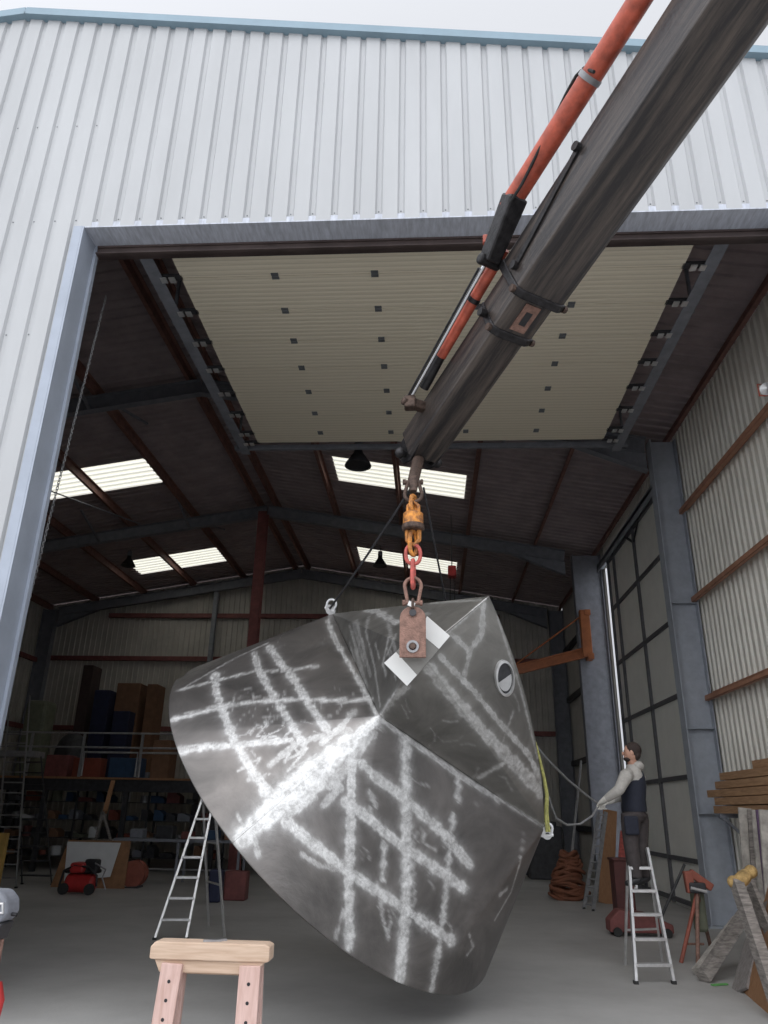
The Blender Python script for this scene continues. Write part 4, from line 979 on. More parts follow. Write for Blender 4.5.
# ------------------------------------------------------------------ trestle in the foreground
ty = 5.62
tl_ = q(151, 941, ty); tr_ = q(270, 945, ty); ztop = (tl_.z + tr_.z) / 2
tre = thing('trestle', 'pale pine trestle with drilled legs in the left foreground', 'trestle', ((tl_.x + tr_.x) / 2, ty + .1, 0))
x0, x1 = tl_.x, tr_.x; D = .16
mb = MB(); zz0 = ztop - .11
mb.prism([(x0 - .0, ty, ztop - .1), (x0 + .02, ty, ztop - .105), (x1 - .02, ty, ztop - .105), (x1, ty, ztop - .1), (x1 - .0, ty, ztop - .015), (x1 - .03, ty, ztop), (x0 + .03, ty, ztop), (x0, ty, ztop - .03)], (0, D, 0))
mb.build('top_beam', 'wood', tre, bevel=.008)
mb = MB(); zc = ztop - .105
mb.prism([(x0 + .07, ty + .02, zc - .075), (x1 - .1, ty + .02, zc - .075), (x1 - .03, ty + .02, zc), (x0 + .03, ty + .02, zc)], (0, D - .04, 0)); mb.build('lower_beam', 'wood', tre, bevel=.006)
legs = []
for xa in (q(172, 968, ty).x, q(250, 970, ty).x):
    for yy0, lean in ((ty - .01, -1), (ty + D - .035, 1)):
        mb = MB(); t0 = Vector((xa, yy0 + .02, zc - .02)); b0 = Vector((xa - .03 if xa < -1.3 else xa + .01, yy0 + .02 + lean * .05, 0)); mb.beam(b0, t0, .045, .14 if lean < 0 else .12, up=(1, 0, 0))
        lg = mb.build('leg', 'woodpink', tre, bevel=.005)
        if lean < 0:
            dv = (b0 - t0).normalized()
            for k in range(4):
                c = t0 + dv * (.10 + .105 * k) + Vector((0, -.023, 0))
                hmb = MB(); hmb.cyl(c, c + Vector((0, -.002, 0)), .011, 12); h_ = hmb.build('bolt_hole', 'black', lg)
mb = MB(); mb.span((x0 + .22, ty + D - .03, zc - .10), (x1 - .22, ty + D + .01, zc - .05)); mb.build('stretcher', 'wood', tre, bevel=.004)
mb = MB(); mb.beam((q(163, 1010, ty).x, ty - .12, .18), (q(240, 1010, ty).x, ty - .12, .18), .03, .05); mb.build('cross_rail', 'wood', tre)
mb = MB(); a = q(210, 943, ty + .04); mb.box((a.x + .01, ty + .06, ztop + .006), (.12, .03, .012), Matrix.Rotation(.3, 3, 'Z')); mb.box((a.x + .05, ty + .09, ztop + .006), (.1, .025, .012), Matrix.Rotation(.5, 3, 'Z'))
tag(mb.build('steel_clip', 'aludull'), 'small grey steel clip lying on the pine trestle top', 'clip')

# ------------------------------------------------------------------ machine stand at the left edge
sy = 4.7; a = q(8, 915, sy)
ms = thing('machine_stand', 'grey machine head on a slim pole stand at the left picture edge', 'machine stand', (a.x, sy, 0))
g = q(2, 912, sy); zz = g.z
mb = MB(); mb.prism([(g.x - .25, sy - .07, zz - .05), (g.x + .03, sy - .07, zz - .05), (g.x + .065, sy - .07, zz + .0), (g.x + .05, sy - .07, zz + .07), (g.x - .0, sy - .07, zz + .115), (g.x - .25, sy - .07, zz + .12)], (0, .16, 0)); mb.build('machine_head', 'galvd', ms, bevel=.02)
mb = MB(); mb.prism([(g.x - .25, sy - .06, zz - .14), (g.x + .02, sy - .06, zz - .14), (g.x + .045, sy - .06, zz - .05), (g.x - .25, sy - .06, zz - .05)], (0, .14, 0)); mb.build('motor_housing', 'dark', ms, bevel=.01)
mb = MB(); mb.tube([(g.x - .015, sy - .075, zz + .0), (g.x + .045, sy - .075, zz + .005), (g.x + .035, sy - .075, zz + .05), (g.x - .02, sy - .075, zz + .05)], .009, 8, closed=True); mb.build('window_frame', 'alu', ms)
mb = MB(); mb.cyl((g.x + .06, sy, zz - .01), (g.x + .09, sy, zz - .012), .01, 8); mb.build('knob', 'black', ms)
mb = MB(); mb.cyl((g.x - .015, sy, 0.03), (g.x - .015, sy, zz - .14), .022, 14); mb.cyl((g.x + .015, sy + .03, 0.03), (g.x + .015, sy + .03, zz - .14), .012, 10); mb.build('pole', 'rust', ms, smooth=True)
mb = MB(); mb.cyl((g.x - .01, sy, 0), (g.x - .01, sy, .03), .2, 20); mb.build('base', 'dark', ms)
c = q(-4, 1000, sy - .1)
mb = MB(); mb.tube([c + Vector((-.1, 0, .05)), c + Vector((0, 0, .06)), c + Vector((.015, 0, 0)), c + Vector((.0, 0, -.15)), c + Vector((-.03, 0, -.4))], .03, 12); mb.build('red_handle', 'reds', ms, smooth=True)['label'] = 'bright red curved handle'

# ------------------------------------------------------------------ timber rack right
zr = 1.66
LP_ = .118
rk = [(4.50, 0, 8.2, 12.9), (4.62, 0, 8.6, 12.7), (4.74, 0, 8.0, 12.8), (4.48, 1, 8.2, 12.75), (4.61, 1, 8.1, 12.6), (4.74, 1, 8.3, 12.8), (4.50, 2, 8.0, 13.1), (4.63, 2, 8.4, 12.8), (4.52, 3, 8.2, 12.75),
      (4.66, 3, 8.0, 12.6), (4.52, 4, 8.3, 12.5), (4.68, 4, 8.1, 12.4), (4.60, 5, 8.2, 11.4)]
rk = [(x, zr + k * LP_, a, b_) for x, k, a, b_ in rk]
lab_row = {0: 'bottom', 1: 'second', 2: 'third', 3: 'fourth', 4: 'fifth', 5: 'topmost'}
cnt = {}
rows_ = {}
for i, (x, z, y0, y1) in enumerate(rk):
    r_ = round((z - zr) / LP_); rows_.setdefault(r_, []).append((x, z, y0, y1))
for r_, lst in rows_.items():
    for j, (x, z, y0, y1) in enumerate(lst):
        mb = MB(); mb.span((x - .055, y0, z), (x + .055, y1, z + LP_ - .012)); pos = ['on the open side', 'in the middle' if len(lst) > 2 else 'against the wall', 'against the wall'][j]
        tag(mb.build('timber_board', 'timber', bevel=.004), 'brown sawn board in the wall stack, %s layer%s' % (lab_row[r_], ', ' + pos if len(lst) > 1 else ''), 'board', 'boards stacked on the right wall')
for yy0 in (8.8, 10.6, 12.6):
    mb = MB(); mb.span((4.42, yy0 - .03, zr - .06), (XR, yy0 + .03, zr)); mb.beam((4.45, yy0, zr - .05), (XR - .03, yy0, zr - .45), .03, .04)
    tag(mb.build('rack_bracket', 'galvd'), 'steel wall bracket carrying the board stack, %s' % {8.8: 'nearest', 10.6: 'middle', 12.6: 'farthest, by the grey column'}[yy0], 'bracket', 'rack brackets')

# leaning timbers at the lower right
def plank(name, label, cat, a, b_, w, t, material, group=None, up=(1, 0, 0)):
    mb = MB(); mb.beam(a, b_, t, w, up=up); return tag(mb.build(name, material, bevel=.004), label, cat, group)
XW = 4.4
def lean(px0, py0, px1, y1, name, label, w, t, material, py1=None, cat='plank', group='leaning timbers', xtop=4.45):
    a = atZ(px0, py0, 0); b_ = atX(px1, py1, xtop); return plank(name, label, cat, a, b_, w, t, material, group, up=(0, 1, 0))
# pale strips and one purple sheet hanging below the board stack
for i, (px, w, mt, l, y0, y1) in enumerate([(744.5, .16, 'palewood', 'pale upright strip hanging under the board stack, leftmost', 808, 920), (751.5, .10, 'ground_edge', 'weathered upright strip beside the leftmost pale strip', 810, 935),
                                            (756.5, .12, 'palewood', 'pale narrow upright strip left of the purple sheet', 810, 900), (761, .12, 'purple', 'purple plastic strip hanging between the pale timbers', 810, 885), (766, .16, 'palewood', 'pale upright strip right of the purple strip', 810, 915)]):
    yv = 10.6 - i * .25
    a = q(px, y0, yv); b_ = q(px + 8, y1, yv); b_ = a + (b_ - a) * (a.z / (a.z - b_.z)); b_.z = .02; 
    mb = MB(); mb.beam(b_, a, .03, w, up=(1, 0, 0)); tag(mb.build('upright_strip', mt), l, 'timber strip', 'upright strips under the board stack')
# brown plywood panel
mb = MB(); a = [atZ(741, 990, .0), atZ(800, 1042, 0)]; hz_ = 1.25
b3 = a[1] + Vector((.55, .25, hz_)); b4 = a[0] + Vector((.75, .45, hz_)); 
mb.prism([a[0], a[1], b3, b4], (.0, -.02, .006)); tag(mb.build('leaning_plywood', 'ply'), 'brown plywood board leaning at the lower right edge', 'panel')
plank('leaning_plank', 'wide grey old plank leaning against the right wall, darkest one', 'plank', atZ(737, 992, .0) + Vector((.02, 0, 0)), q(762, 905, 9.2), .34, .03, 'greyplank', 'leaning timbers', up=(.2, 1, .2))
plank('leaning_plank', 'long square grey post leaning to the left below the column', 'plank', atZ(703, 978, .04), q(748, 908, 9.9), .13, .11, 'ground_edge', 'leaning timbers', up=(0, 1, 0))
plank('leaning_plank', 'second grey post lying behind the long square post', 'plank', atZ(697, 972, .04), q(738, 918, 10.2), .10, .08, 'palewood', 'leaning timbers', up=(0, 1, 0))
plank('leaning_plank', 'grey beam with a lump of yellow foam on its upper end', 'plank', q(780, 1012, 7.6), q(737, 884, 8.7), .12, .10, 'ground_edge', 'leaning timbers', up=(0, 1, 0))
plank('leaning_plank', 'pale grey board crossing behind the foam-tipped beam', 'plank', q(790, 985, 8.2), q(750, 884, 9.1), .14, .04, 'ground_edge', 'leaning timbers', up=(0, 1, 0))
mb = MB(); c = q(742, 879, 8.72); mb.sphere(c, .1, 14, 10, (1.3, .8, .7), Matrix.Rotation(-.7, 3, 'Y')); mb.sphere(c + Vector((-.09, 0, -.03)), .07, 12, 8, (.9, .8, .9)); mb.sphere(c + Vector((.1, 0, .07)), .065, 12, 8)
tag(mb.build('foam_lump', 'foam', smooth=True), 'yellow-brown foam lump stuck on the end of a leaning beam', 'foam')
mb = MB(); mb.beam(atZ(712, 985, .01), atZ(727, 984, .01), .04, .012); tag(mb.build('strap_offcut', 'green'), 'short green strap on the floor beside the leaning posts', 'strap')

# red pipe stand with vise (right)
c = atZ(697, 962, 0)
vs_ = thing('pipe_stand', 'rust-red tripod pipe stand with a vise in front of the grey column', 'pipe stand', c)
hd_ = q(697, 893, c.y)
for k, (px, py) in enumerate(((681, 963), (698, 966), (712, 952))):
    f_ = atZ(px, py, 0); mb = MB(); mb.tube([hd_, f_], .024, 10); mb.build('leg', 'rust' if k else 'dullred', vs_, smooth=True)
mb = MB(); mb.tube([q(686, 944, c.y), q(704, 944, c.y)], .014, 8); mb.build('brace', 'rust', vs_)
mb = MB(); mb.box(hd_ + Vector((0, 0, .06)), (.2, .14, .12)); mb.build('vise_body', 'dark', vs_, bevel=.02)
mb = MB(); mb.cyl(hd_ + Vector((-.09, -.06, .06)), hd_ + Vector((.1, -.06, .02)), .02, 10); mb.build('vise_screw', 'alu', vs_)
mb = MB(); mb.beam(q(687, 871, c.y), q(691, 893, c.y), .1, .1); mb.beam(q(689, 872, c.y), q(712, 888, c.y), .08, .09); mb.build('pipe_fork', 'dullred', vs_, bevel=.015)
mb = MB(); mb.span((c.x + .06, c.y + .08, .3), (c.x + .22, c.y + .2, .85)); tag(mb.build('canvas_bag', 'greenish', bevel=.04), 'drab green canvas bag hanging on the rust-red pipe stand', 'bag')

# orange hose coil and bits at the right back
cc = atZ(570, 908, 0); cc.y = 17.2; cc.x = q(571, 905, 17.2).x
cr = thing('hose_coil_pile', 'heap of orange hose piled by the dark wall right of the hopper', 'hose pile', (cc.x, cc.y, 0))
mb = MB()
for k in range(22):
    zc_ = .05 + k * .038; rr = .36 * (1 - .6 * (k / 22) ** 1.3); n_ = 20; ph = R.uniform(0, 6); tx = R.uniform(-.06, .06); ty_ = R.uniform(-.06, .06)
    mb.tube([(cc.x + tx + rr * math.cos(2 * PI * j / n_ + ph), cc.y + ty_ + rr * .8 * math.sin(2 * PI * j / n_ + ph), zc_ + .05 * math.sin(2 * PI * j / n_ * 2 + ph)) for j in range(n_)], .035, 7, closed=True)
mb.build('hose', mat('dull_orange_hose', (.20, .075, .04), .8), cr, smooth=True)
for i, (px, py, w, h, mt, l, y) in enumerate([(606, 905, .28, 1.7, 'ply', 'brown board leaning beside the far ladder', 16.6), (618, 900, .14, 1.3, 'redchain', 'narrow red-brown board standing behind the step ladder', 16.4), (598, 900, .1, 1.5, 'ground_edge', 'grey batten leaning between the far ladder and the brown board', 16.8)]):
    x = q(px, py, y).x; mb = MB(); mb.beam((x, y, 0), (x + .35, y + .5, h), .03, w, up=(1, 0, 0)); tag(mb.build('leaning_board', mt), l, 'board', 'boards by the far column')
x = q(640, 925, 12.4).x
rc = thing('floor_jack', 'red trolley jack on the floor behind the step ladder', 'jack', (x, 12.4, 0))
mb = MB(); mb.prism([(x - .45, 12.3, .05), (x + .45, 12.3, .05), (x + .45, 12.3, .16), (x + .1, 12.3, .3), (x - .3, 12.3, .34), (x - .45, 12.3, .2)], (0, .3, 0)); mb.build('chassis', 'red', rc, bevel=.02)
for xx in (-.35, .35):
    for yy0 in (12.25, 12.61): mb = MB(); mb.cyl((x + xx, yy0, .06), (x + xx, yy0 + .04, .06), .06, 14); mb.build('wheel', 'rubber', rc)
mb = MB(); mb.cyl((x + .3, 12.45, .2), (x + .75, 12.45, .95), .02, 8); mb.build('handle', 'dark', rc)
mb = MB(); x = q(620, 875, 13.6).x; mb.span((x - .02, 13.9, .0), (x + .28, 14.25, .9)); mb.span((x - .04, 13.88, .9), (x + .3, 14.27, .94))
tag(mb.build('tool_cabinet', mat('dull_red_cabinet', (.10, .03, .028), .6), bevel=.01), 'dull red tool cabinet behind the worker and the step ladder', 'cabinet')

# ------------------------------------------------------------------ mezzanine at the left back
mz = thing('mezzanine', 'dark steel mezzanine deck across the left rear of the hall', 'mezzanine', (-10, 20.6, 0))
Z0 = 2.3
mb = MB(); mb.span((XL + .7, 20.95, Z0 - .05), (-3.2, YB - .5, Z0 + .0)); mb.span((XL + .7, 20.5, Z0 - .05), (-3.2, 20.95, Z0)); mb.build('deck', 'ply', mz)
mb = MB(); mb.ibeam((XL + .7, 20.6, Z0 - .2), (-3.2, 20.6, Z0 - .2), .12, .3); mb.build('edge_beam', 'dark', mz)
for x in (-13.4, -10.2, -8.0, -5.6, -3.4):
    mb = MB(); mb.beam((x, 20.65, 0), (x, 20.65, Z0 - .3), .12, .12); mb.build('post', 'dark', mz)
gr = thing('guard_rail', 'grey tube guard rail along the mezzanine edge', 'railing', (-9, 20.5, Z0))
for z in (Z0 + 1.12, Z0 + .75):
    mb = MB(); mb.cyl((-12.3, 20.5, z), (-5.2, 20.5, z), .025, 8); mb.build('rail', 'aludull', gr)
for x in (-12.2, -10.75, -9.3, -7.7, -6.2):
    mb = MB(); mb.beam((x, 20.5, Z0), (x, 20.5, Z0 + 1.12), .06, .06); mb.build('baluster', 'aludull', gr)
gt = thing('loading_gate', 'lower white-grey gate frame in the guard rail above the shelves', 'gate', (-7.9, 20.42, Z0))
for xa, xb in ((-9.2, -7.75), (-7.65, -6.2)):
    mb = MB(); mb.tube([(xa, 20.42, Z0 + .02), (xa, 20.42, Z0 + .62), (xb, 20.42, Z0 + .62), (xb, 20.42, Z0 + .02)], .03, 8); mb.build('gate_frame', 'aludull', gt)
ld = MB(); ld.span((q(-10, 757, 20.2).x, 19.9, Z0 + .45), (q(40, 757, 20.2).x, 20.45, Z0 + .6)); tag(ld.build('landing', 'aludull'), 'grey landing plate at the top of the access ladders', 'landing')
# goods on the mezzanine
def crate(px0, py0, px1, py1, y, d, label, mt, name='storage_box', cat='box', z=None, group='goods on the mezzanine', bevel=.02):
    a = q(px0, py1, y); b_ = q(px1, py0, y); z0 = a.z if z is None else z
    mb = MB(); mb.span((a.x, y, z0), (b_.x, y + d, b_.z)); o = mb.build(name, mt, bevel=bevel)
    return tag(o, label, cat, group)
crate(72, 665, 94, 735, 24.4, .7, 'tall dark brown cabinet on the mezzanine, narrower at left', mat('dark_brown', (.05, .03, .028), .7), 'tall_cabinet', 'cabinet', Z0)
crate(110, 683, 141, 735, 24.6, .8, 'large brown cardboard box stacked on the mezzanine', 'card', z=Z0)
crate(141, 684, 158, 735, 24.7, .8, 'second brown cardboard box right of the largest one', 'card', z=Z0)
crate(88, 690, 111, 735, 24.2, .6, 'dark blue cabinet between brown boxes on the mezzanine', 'bluebox', 'blue_cabinet', 'cabinet', Z0)
crate(110, 711, 130, 735, 23.9, .5, 'small dark blue box before the brown cardboard', 'bluebox', z=Z0)
crate(72, 758, 102, 770, 20.9, .4, 'orange-red toolbox at the mezzanine edge', 'redbox', 'toolbox', 'toolbox', Z0)
crate(108, 758, 142, 771, 20.9, .4, 'blue plastic crate at the mezzanine edge', 'blue', 'plastic_crate', 'crate', Z0)
crate(150, 740, 172, 771, 21.2, .6, 'brown carton at the right end of the mezzanine edge', 'card', z=Z0)
crate(44, 755, 70, 771, 21.1, .5, 'dark red long case at the left of the mezzanine edge', 'red', 'long_case', 'case', Z0)
crate(20, 700, 48, 735, 22.5, .7, 'grey-green machine cover at the far left of the mezzanine', 'greenish', 'covered_machine', 'machine', Z0, bevel=.1)
mb = MB()
c = q(52, 716, 22.8); mb.sphere((c.x + .5, 23.4, Z0 + .7), .5, 14, 10, (1, .8, 1.4)); tag(mb.build('wrapped_bundle', 'dark', smooth=True), 'dark wrapped bundle standing on the mezzanine, left', 'bundle', 'goods on the mezzanine')
for i, (px, py, s_) in enumerate([(84, 741, .12), (98, 744, .15), (120, 742, .12), (134, 740, .14), (150, 742, .1), (66, 744, .13)]):
    c = q(px, py, 22.0); mb = MB(); mb.box((c.x, 22.0, Z0 + s_), (s_ * 2.6, .3, s_ * 2)); tag(mb.build('small_box', ['card', 'dark', 'greenish', 'reds', 'galvd', 'card'][i], bevel=.01), ['small brown box', 'small black box', 'small green box', 'small red box', 'small grey box', 'smallest brown box'][i] + ' behind the guard rail', 'box', 'goods on the mezzanine')

# shelves under the mezzanine with parts bins
sh = thing('shelving_rack', 'dark shelving rack full of parts below the mezzanine', 'shelving', (-8.5, 21.6, 0))
for x in (-11.6, -9.6, -7.6, -5.6):
    for yy0 in (21.3, 21.9):
        mb = MB(); mb.beam((x, yy0, 0), (x, yy0, 2.0), .05, .05); mb.build('upright', 'dark', sh)
for z in (.35, .8, 1.25, 1.7):
    mb = MB(); mb.span((-11.65, 21.28, z - .02), (-5.55, 21.95, z)); mb.build('shelf', 'dark', sh)
bins = ['galvd', 'card', 'redbox', 'black', 'blue', 'greenish', 'aludull', 'red', 'white', 'dark']
cols_ = {'galvd': 'grey', 'card': 'brown', 'redbox': 'red', 'black': 'black', 'blue': 'blue', 'greenish': 'green', 'aludull': 'silver', 'red': 'dark red', 'white': 'white', 'dark': 'dark'}
for zi, z in enumerate((.35, .8, 1.25, 1.7)):
    x = -11.5; k = 0
    while x < -5.9:
        w = R.uniform(.16, .42); h = R.uniform(.1, .3); mt = R.choice(bins)
        if mt == 'white' and R.random() < .6: mt = 'dark'
        mb = MB()
        if R.random() < .3: mb.lathe([(0, 0), (w * .35, 0), (w * .35, h), (0, h)], (x + w / 2, 21.55, z), seg=14); nm = 'tin'
        else: mb.prism([(x, 21.35, z), (x + w, 21.35, z), (x + w, 21.35, z + h * .6), (x + w * .5, 21.35, z + h), (x, 21.35, z + h)], (0, .4, 0)); nm = 'parts_bin'
        tag(mb.build(nm, mt), '%s %s on the %s shelf below the mezzanine, %s' % (cols_[mt], nm.replace('_', ' '), ['lowest', 'second', 'third', 'top'][zi], 'near the left end' if x < -9.9 else 'near the middle' if x < -7.6 else 'near the right end'), 'bin' if nm != 'tin' else 'tin', 'parts on the shelving rack')
        x += w + R.uniform(.03, .2); k += 1
# work bench to the right
wb = thing('work_bench', 'dark metal work bench under the mezzanine, left of the stepladder', 'bench', (-6.2, 18.6, 0))
mb = MB(); mb.span((-7.2, 18.2, .86), (-4.2, 18.9, .92)); mb.build('bench_top', 'galvd', wb)
for x in (-7.1, -5.7, -4.3):
    for yy0 in (18.25, 18.85): mb = MB(); mb.beam((x, yy0, 0), (x, yy0, .86), .05, .05); mb.build('leg', 'galvd', wb)
mb = MB(); mb.cyl((-7.1, 18.25, .3), (-4.3, 18.25, .3), .02, 8); mb.build('stretcher', 'aludull', wb)
for i, (x, w, h, mt, l) in enumerate([(-6.9, .3, .2, 'galvd', 'grey machine part lying on the work bench, leftmost'), (-6.3, .4, .28, 'dark', 'black case on the work bench beside the grey part'), (-5.7, .25, .16, 'red', 'dark red tin box in the middle of the work bench'), (-5.2, .35, .2, 'blue', 'blue box on the right half of the work bench'), (-4.7, .2, .3, 'card', 'brown carton at the right end of the work bench')]):
    mb = MB(); mb.span((x, 18.35, .92), (x + w, 18.65, .92 + h)); tag(mb.build('bench_item', mt, bevel=.02), l, 'box', 'items on the work bench')
# A-frame trestle behind the board
af = thing('a_frame', 'thin wooden A-shaped stand behind the leaning board', 'stand', (q(103, 840, 19).x, 19, 0))
tp = q(103, 812, 19)
for px in (96, 110):
    mb = MB(); p = q(px, 838, 19); d_ = (p - tp); e = tp + d_ * (tp.z / (tp.z - p.z)); mb.beam(e, tp, .05, .05); mb.build('leg', 'ground_edge', af)
mb = MB(); mb.beam(q(105, 812, 19.1), q(113, 782, 19.9), .1, .1); tag(mb.build('timber_prop', 'ply'), 'brown timber prop rising from the A-shaped stand to the mezzanine', 'prop')

# board with white sheet
bp_ = [q(53, 893, 17.0), q(125, 890, 17.0)]; zz1 = q(60, 840, 17.2).z
x0 = q(50, 888, 17.0).x; x1 = q(124, 888, 17.0).x; x2 = q(129, 840, 17.2).x
lb = thing('plywood_sheet', 'brown plywood board with a white sheet on it, leaning under the mezzanine', 'panel', ((x0 + x1) / 2, 17.0, 0))
mb = MB(); mb.prism([(x0, 17.0, 0), (x1, 17.0, 0), (x2, 17.3, zz1), (x0 + .1, 17.3, zz1)], (0, .03, .005)); mb.build('board', mat('plain_ply', (.27, .14, .07), .8), lb)
wx = [q(63, 882, 16.95), q(114, 878, 16.95), q(120, 843, 17.2), q(66, 843, 17.2)]
mb = MB(); wx_ = [Vector((wx[0].x, 16.99, .12)), Vector((wx[1].x - .1, 16.99, .22)), Vector((wx[2].x, 17.265, zz1 - .03)), Vector((wx[3].x, 17.265, zz1 - .03))]; mb.prism(wx_, (0, -.006, 0)); mb.build('white_sheet', 'white', lb)['label'] = 'white sheet'
mb = MB(); xb = q(84, 890, 18.5).x
for xx in (x0 + .3, x1 - .3): mb.beam((xx, 17.9, 0), (xx, 17.34, zz1 - .05), .05, .05)
mb.build('prop', 'ply', lb)

# red generator
gy = 15.9; g0 = atZ(80, 895, 0); gx0 = q(62, 893, gy).x; gx1 = q(98, 893, gy).x; gz = q(80, 866, gy).z
gn = thing('compressor', 'red and black portable compressor on the floor before the leaning panel', 'compressor', ((gx0 + gx1) / 2, gy, 0)); w = gx1 - gx0
mb = MB(); mb.tube([(gx0 + .12, gy, .19), (gx0 + .02 + w * .78, gy, .19)], .17, 18); mb.sphere((gx0 + .12, gy, .19), .17, 16, 10, (.5, 1, 1)); mb.sphere((gx0 + w * .8, gy, .19), .17, 16, 10, (.5, 1, 1)); mb.build('tank', 'reds', gn, smooth=True)
mb = MB(); mb.span((gx0 + .15, gy - .2, .37), (gx0 + w * .62, gy + .14, .56)); mb.build('shroud', 'reds', gn, bevel=.05)
mb = MB(); mb.span((gx0 + .02, gy - .12, .36), (gx0 + w - .05, gy + .2, .44)); mb.span((gx0 + w * .55, gy - .1, .36), (gx1 - .05, gy + .1, .62)); mb.build('motor', 'black', gn, bevel=.04)
mb = MB(); mb.tube([(gx0, gy - .18, .15), (gx0 + .05, gy - .18, gz * .85), (gx0 + .25, gy - .18, gz + .02), (gx1 - .2, gy - .18, gz), (gx1, gy - .18, gz * .7), (gx1 + .02, gy - .18, .15)], .022, 10); mb.build('roll_bar', 'black', gn, smooth=True)
for xx in (gx0 + .1, gx1 - .1): mb = MB(); mb.cyl((xx, gy - .24, .1), (xx, gy - .18, .1), .1, 18); mb.build('wheel', 'rubber', gn, smooth=True)
mb = MB(); a = q(100, 868, gy); mb.tube([(gx1 - .1, gy - .1, .55), (gx1 + .15, gy - .15, .45), (gx1 + .1, gy - .15, .3), (gx1 + .2, gy - .15, .1)], .015, 8); mb.build('hose', 'aludull', gn, smooth=True)
# orange reel
p = q(133, 880, 17.3); rl = thing('cable_reel', 'orange round cable reel right of the leaning panel', 'cable reel', (p.x, 17.3, 0))
mb = MB(); mb.cyl((p.x, 17.22, .27), (p.x, 17.3, .27), .26, 24); mb.cyl((p.x, 17.42, .27), (p.x, 17.48, .27), .26, 24); mb.build('flange', 'dullred', rl, smooth=True)
mb = MB(); mb.cyl((p.x, 17.3, .27), (p.x, 17.42, .27), .17, 20); mb.build('cable_drum', 'dark', rl, smooth=True)
mb = MB(); mb.beam((p.x - .15, 17.35, 0), (p.x + .15, 17.35, 0.02), .35, .04); mb.build('stand', 'dark', rl)
# stool-like frame and bits on floor
cx_ = q(213, 900, 15.0).x
mb = MB(); mb.span((cx_ - .12, 15.0, 0), (cx_ + .12, 15.25, .55)); tag(mb.build('dark_canister', 'bluebox', bevel=.04), 'dark blue canister on the floor behind the left step ladder', 'canister')
cx_ = q(234, 900, 15.4).x
mb = MB(); mb.span((cx_ - .22, 15.4, 0), (cx_ + .2, 15.7, .5)); tag(mb.build('dark_crate', 'red', bevel=.03), 'dark red crate right of the blue canister behind the hopper', 'crate')
# yellow edge item at far left
mb = MB(); a = q(-12, 850, 15.0); b_ = q(4, 850, 15.0); mb.span((a.x, 15.0, 0), (b_.x, 15.1, q(0, 833, 15).z)); tag(mb.build('yellow_board', mat('yellow_board', (.5, .32, .09), .7)), 'yellow-brown board standing at the left picture edge', 'board')
# dark machines along the back right
for i, (px, y, w, h, mt, l) in enumerate([(548, 22, .9, 1.3, 'dark', 'dark machine standing at the back wall behind the rope loop'), (520, 23.5, 1.2, 1.5, 'bluebox', 'dark blue cabinet far back right of the hopper'), (300, 24, 1.5, 1.4, 'dark', 'dark machine at the back behind the hopper')]):
    x = q(px, 880, y).x; mb = MB(); mb.span((x - w / 2, y, 0), (x + w / 2, y + .7, h)); mb.span((x - w / 3, y - .05, h), (x + w / 3, y + .5, h + .12)); tag(mb.build('floor_machine', mt, bevel=.03), l, 'machine', 'machines at the back')
# orange work light at right edge
p = q(766, 390, 8.2); p = Vector((p.x, 8.2, p.z))
wl = thing('work_light', 'small orange-framed lamp at the right picture edge below the roof', 'lamp', p)
mb = MB(); mb.lathe([(.0, 0), (.06, 0), (.08, .06), (.0, .1)], p, (-.3, -1, -.3), 16); mb.build('lamp_head', 'alu', wl, smooth=True)
mb = MB(); mb.tube([p + Vector((-.09, 0, .08)), p + Vector((-.09, 0, -.08)), p + Vector((.09, 0, -.08)), p + Vector((.09, 0, .08))], .01, 6, closed=True); mb.build('lamp_guard', 'orange', wl)
mb = MB(); mb.tube([p, p + Vector((.3, .05, .1)), Vector((XR - .02, 8.25, p.z + .1))], .015, 8); mb.build('bracket', 'dark', wl)

# ------------------------------------------------------------------ light
w = bpy.data.worlds.new('overcast'); sc.world = w; w.use_nodes = True
N = w.node_tree.nodes; L = w.node_tree.links; bg = N['Background']
tc = N.new('ShaderNodeTexCoord'); sp = N.new('ShaderNodeSeparateXYZ'); L.new(tc.outputs['Generated'], sp.inputs[0])
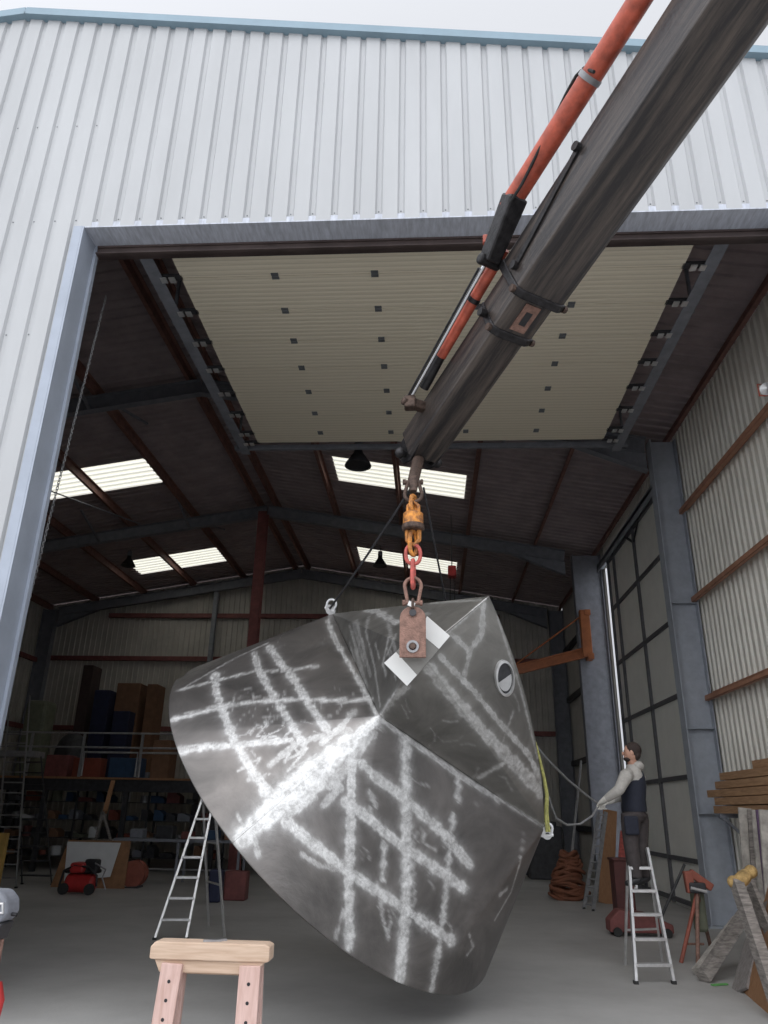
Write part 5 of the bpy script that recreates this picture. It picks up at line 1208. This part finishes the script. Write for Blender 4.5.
# elevation gradient
mr = N.new('ShaderNodeMapRange'); L.new(sp.outputs['Z'], mr.inputs[0]); mr.inputs[1].default_value = -.1; mr.inputs[2].default_value = 1
rp = N.new('ShaderNodeValToRGB'); L.new(mr.outputs[0], rp.inputs[0])
rp.color_ramp.elements[0].color = (.63, .655, .70, 1); rp.color_ramp.elements[1].color = (.80, .82, .87, 1)
no = N.new('ShaderNodeTexNoise'); no.inputs['Scale'].default_value = 1.6; no.inputs['Detail'].default_value = 4; L.new(tc.outputs['Generated'], no.inputs[0])
mr2 = N.new('ShaderNodeMapRange'); L.new(no.outputs['Fac'], mr2.inputs[0]); mr2.inputs[3].default_value = .96; mr2.inputs[4].default_value = 1.04
mm = N.new('ShaderNodeMixRGB'); mm.blend_type = 'MULTIPLY'; mm.inputs[0].default_value = 1; L.new(rp.outputs[0], mm.inputs[1]); L.new(mr2.outputs[0], mm.inputs[2])
L.new(mm.outputs[0], bg.inputs['Color']); dt = N.new('ShaderNodeVectorMath'); dt.operation = 'DOT_PRODUCT'; L.new(tc.outputs['Generated'], dt.inputs[0]); dt.inputs[1].default_value = (-.25, -.87, .42)
ms_ = N.new('ShaderNodeMapRange'); ms_.interpolation_type = 'SMOOTHSTEP'; L.new(dt.outputs['Value'], ms_.inputs[0]); ms_.inputs[1].default_value = -.3; ms_.inputs[2].default_value = 1; ms_.inputs[3].default_value = 1; ms_.inputs[4].default_value = 2.5
L.new(ms_.outputs[0], bg.inputs['Strength'])
sl = bpy.data.lights.new('sun', 'SUN'); sl.energy = .55; sl.angle = math.radians(50); sl.color = (1, .97, .93)
so = bpy.data.objects.new('sun', sl); col.objects.link(so)
so.rotation_euler = Vector((.35, 1, -.95)).to_track_quat('-Z', 'Y').to_euler()

vs = sc.view_settings; vs.view_transform = 'Standard'; vs.look = 'None'; vs.gamma = 1; vs.exposure = 0; vs.use_curve_mapping = False

sc.cycles.max_bounces = 14; sc.cycles.diffuse_bounces = 8; sc.cycles.glossy_bounces = 5
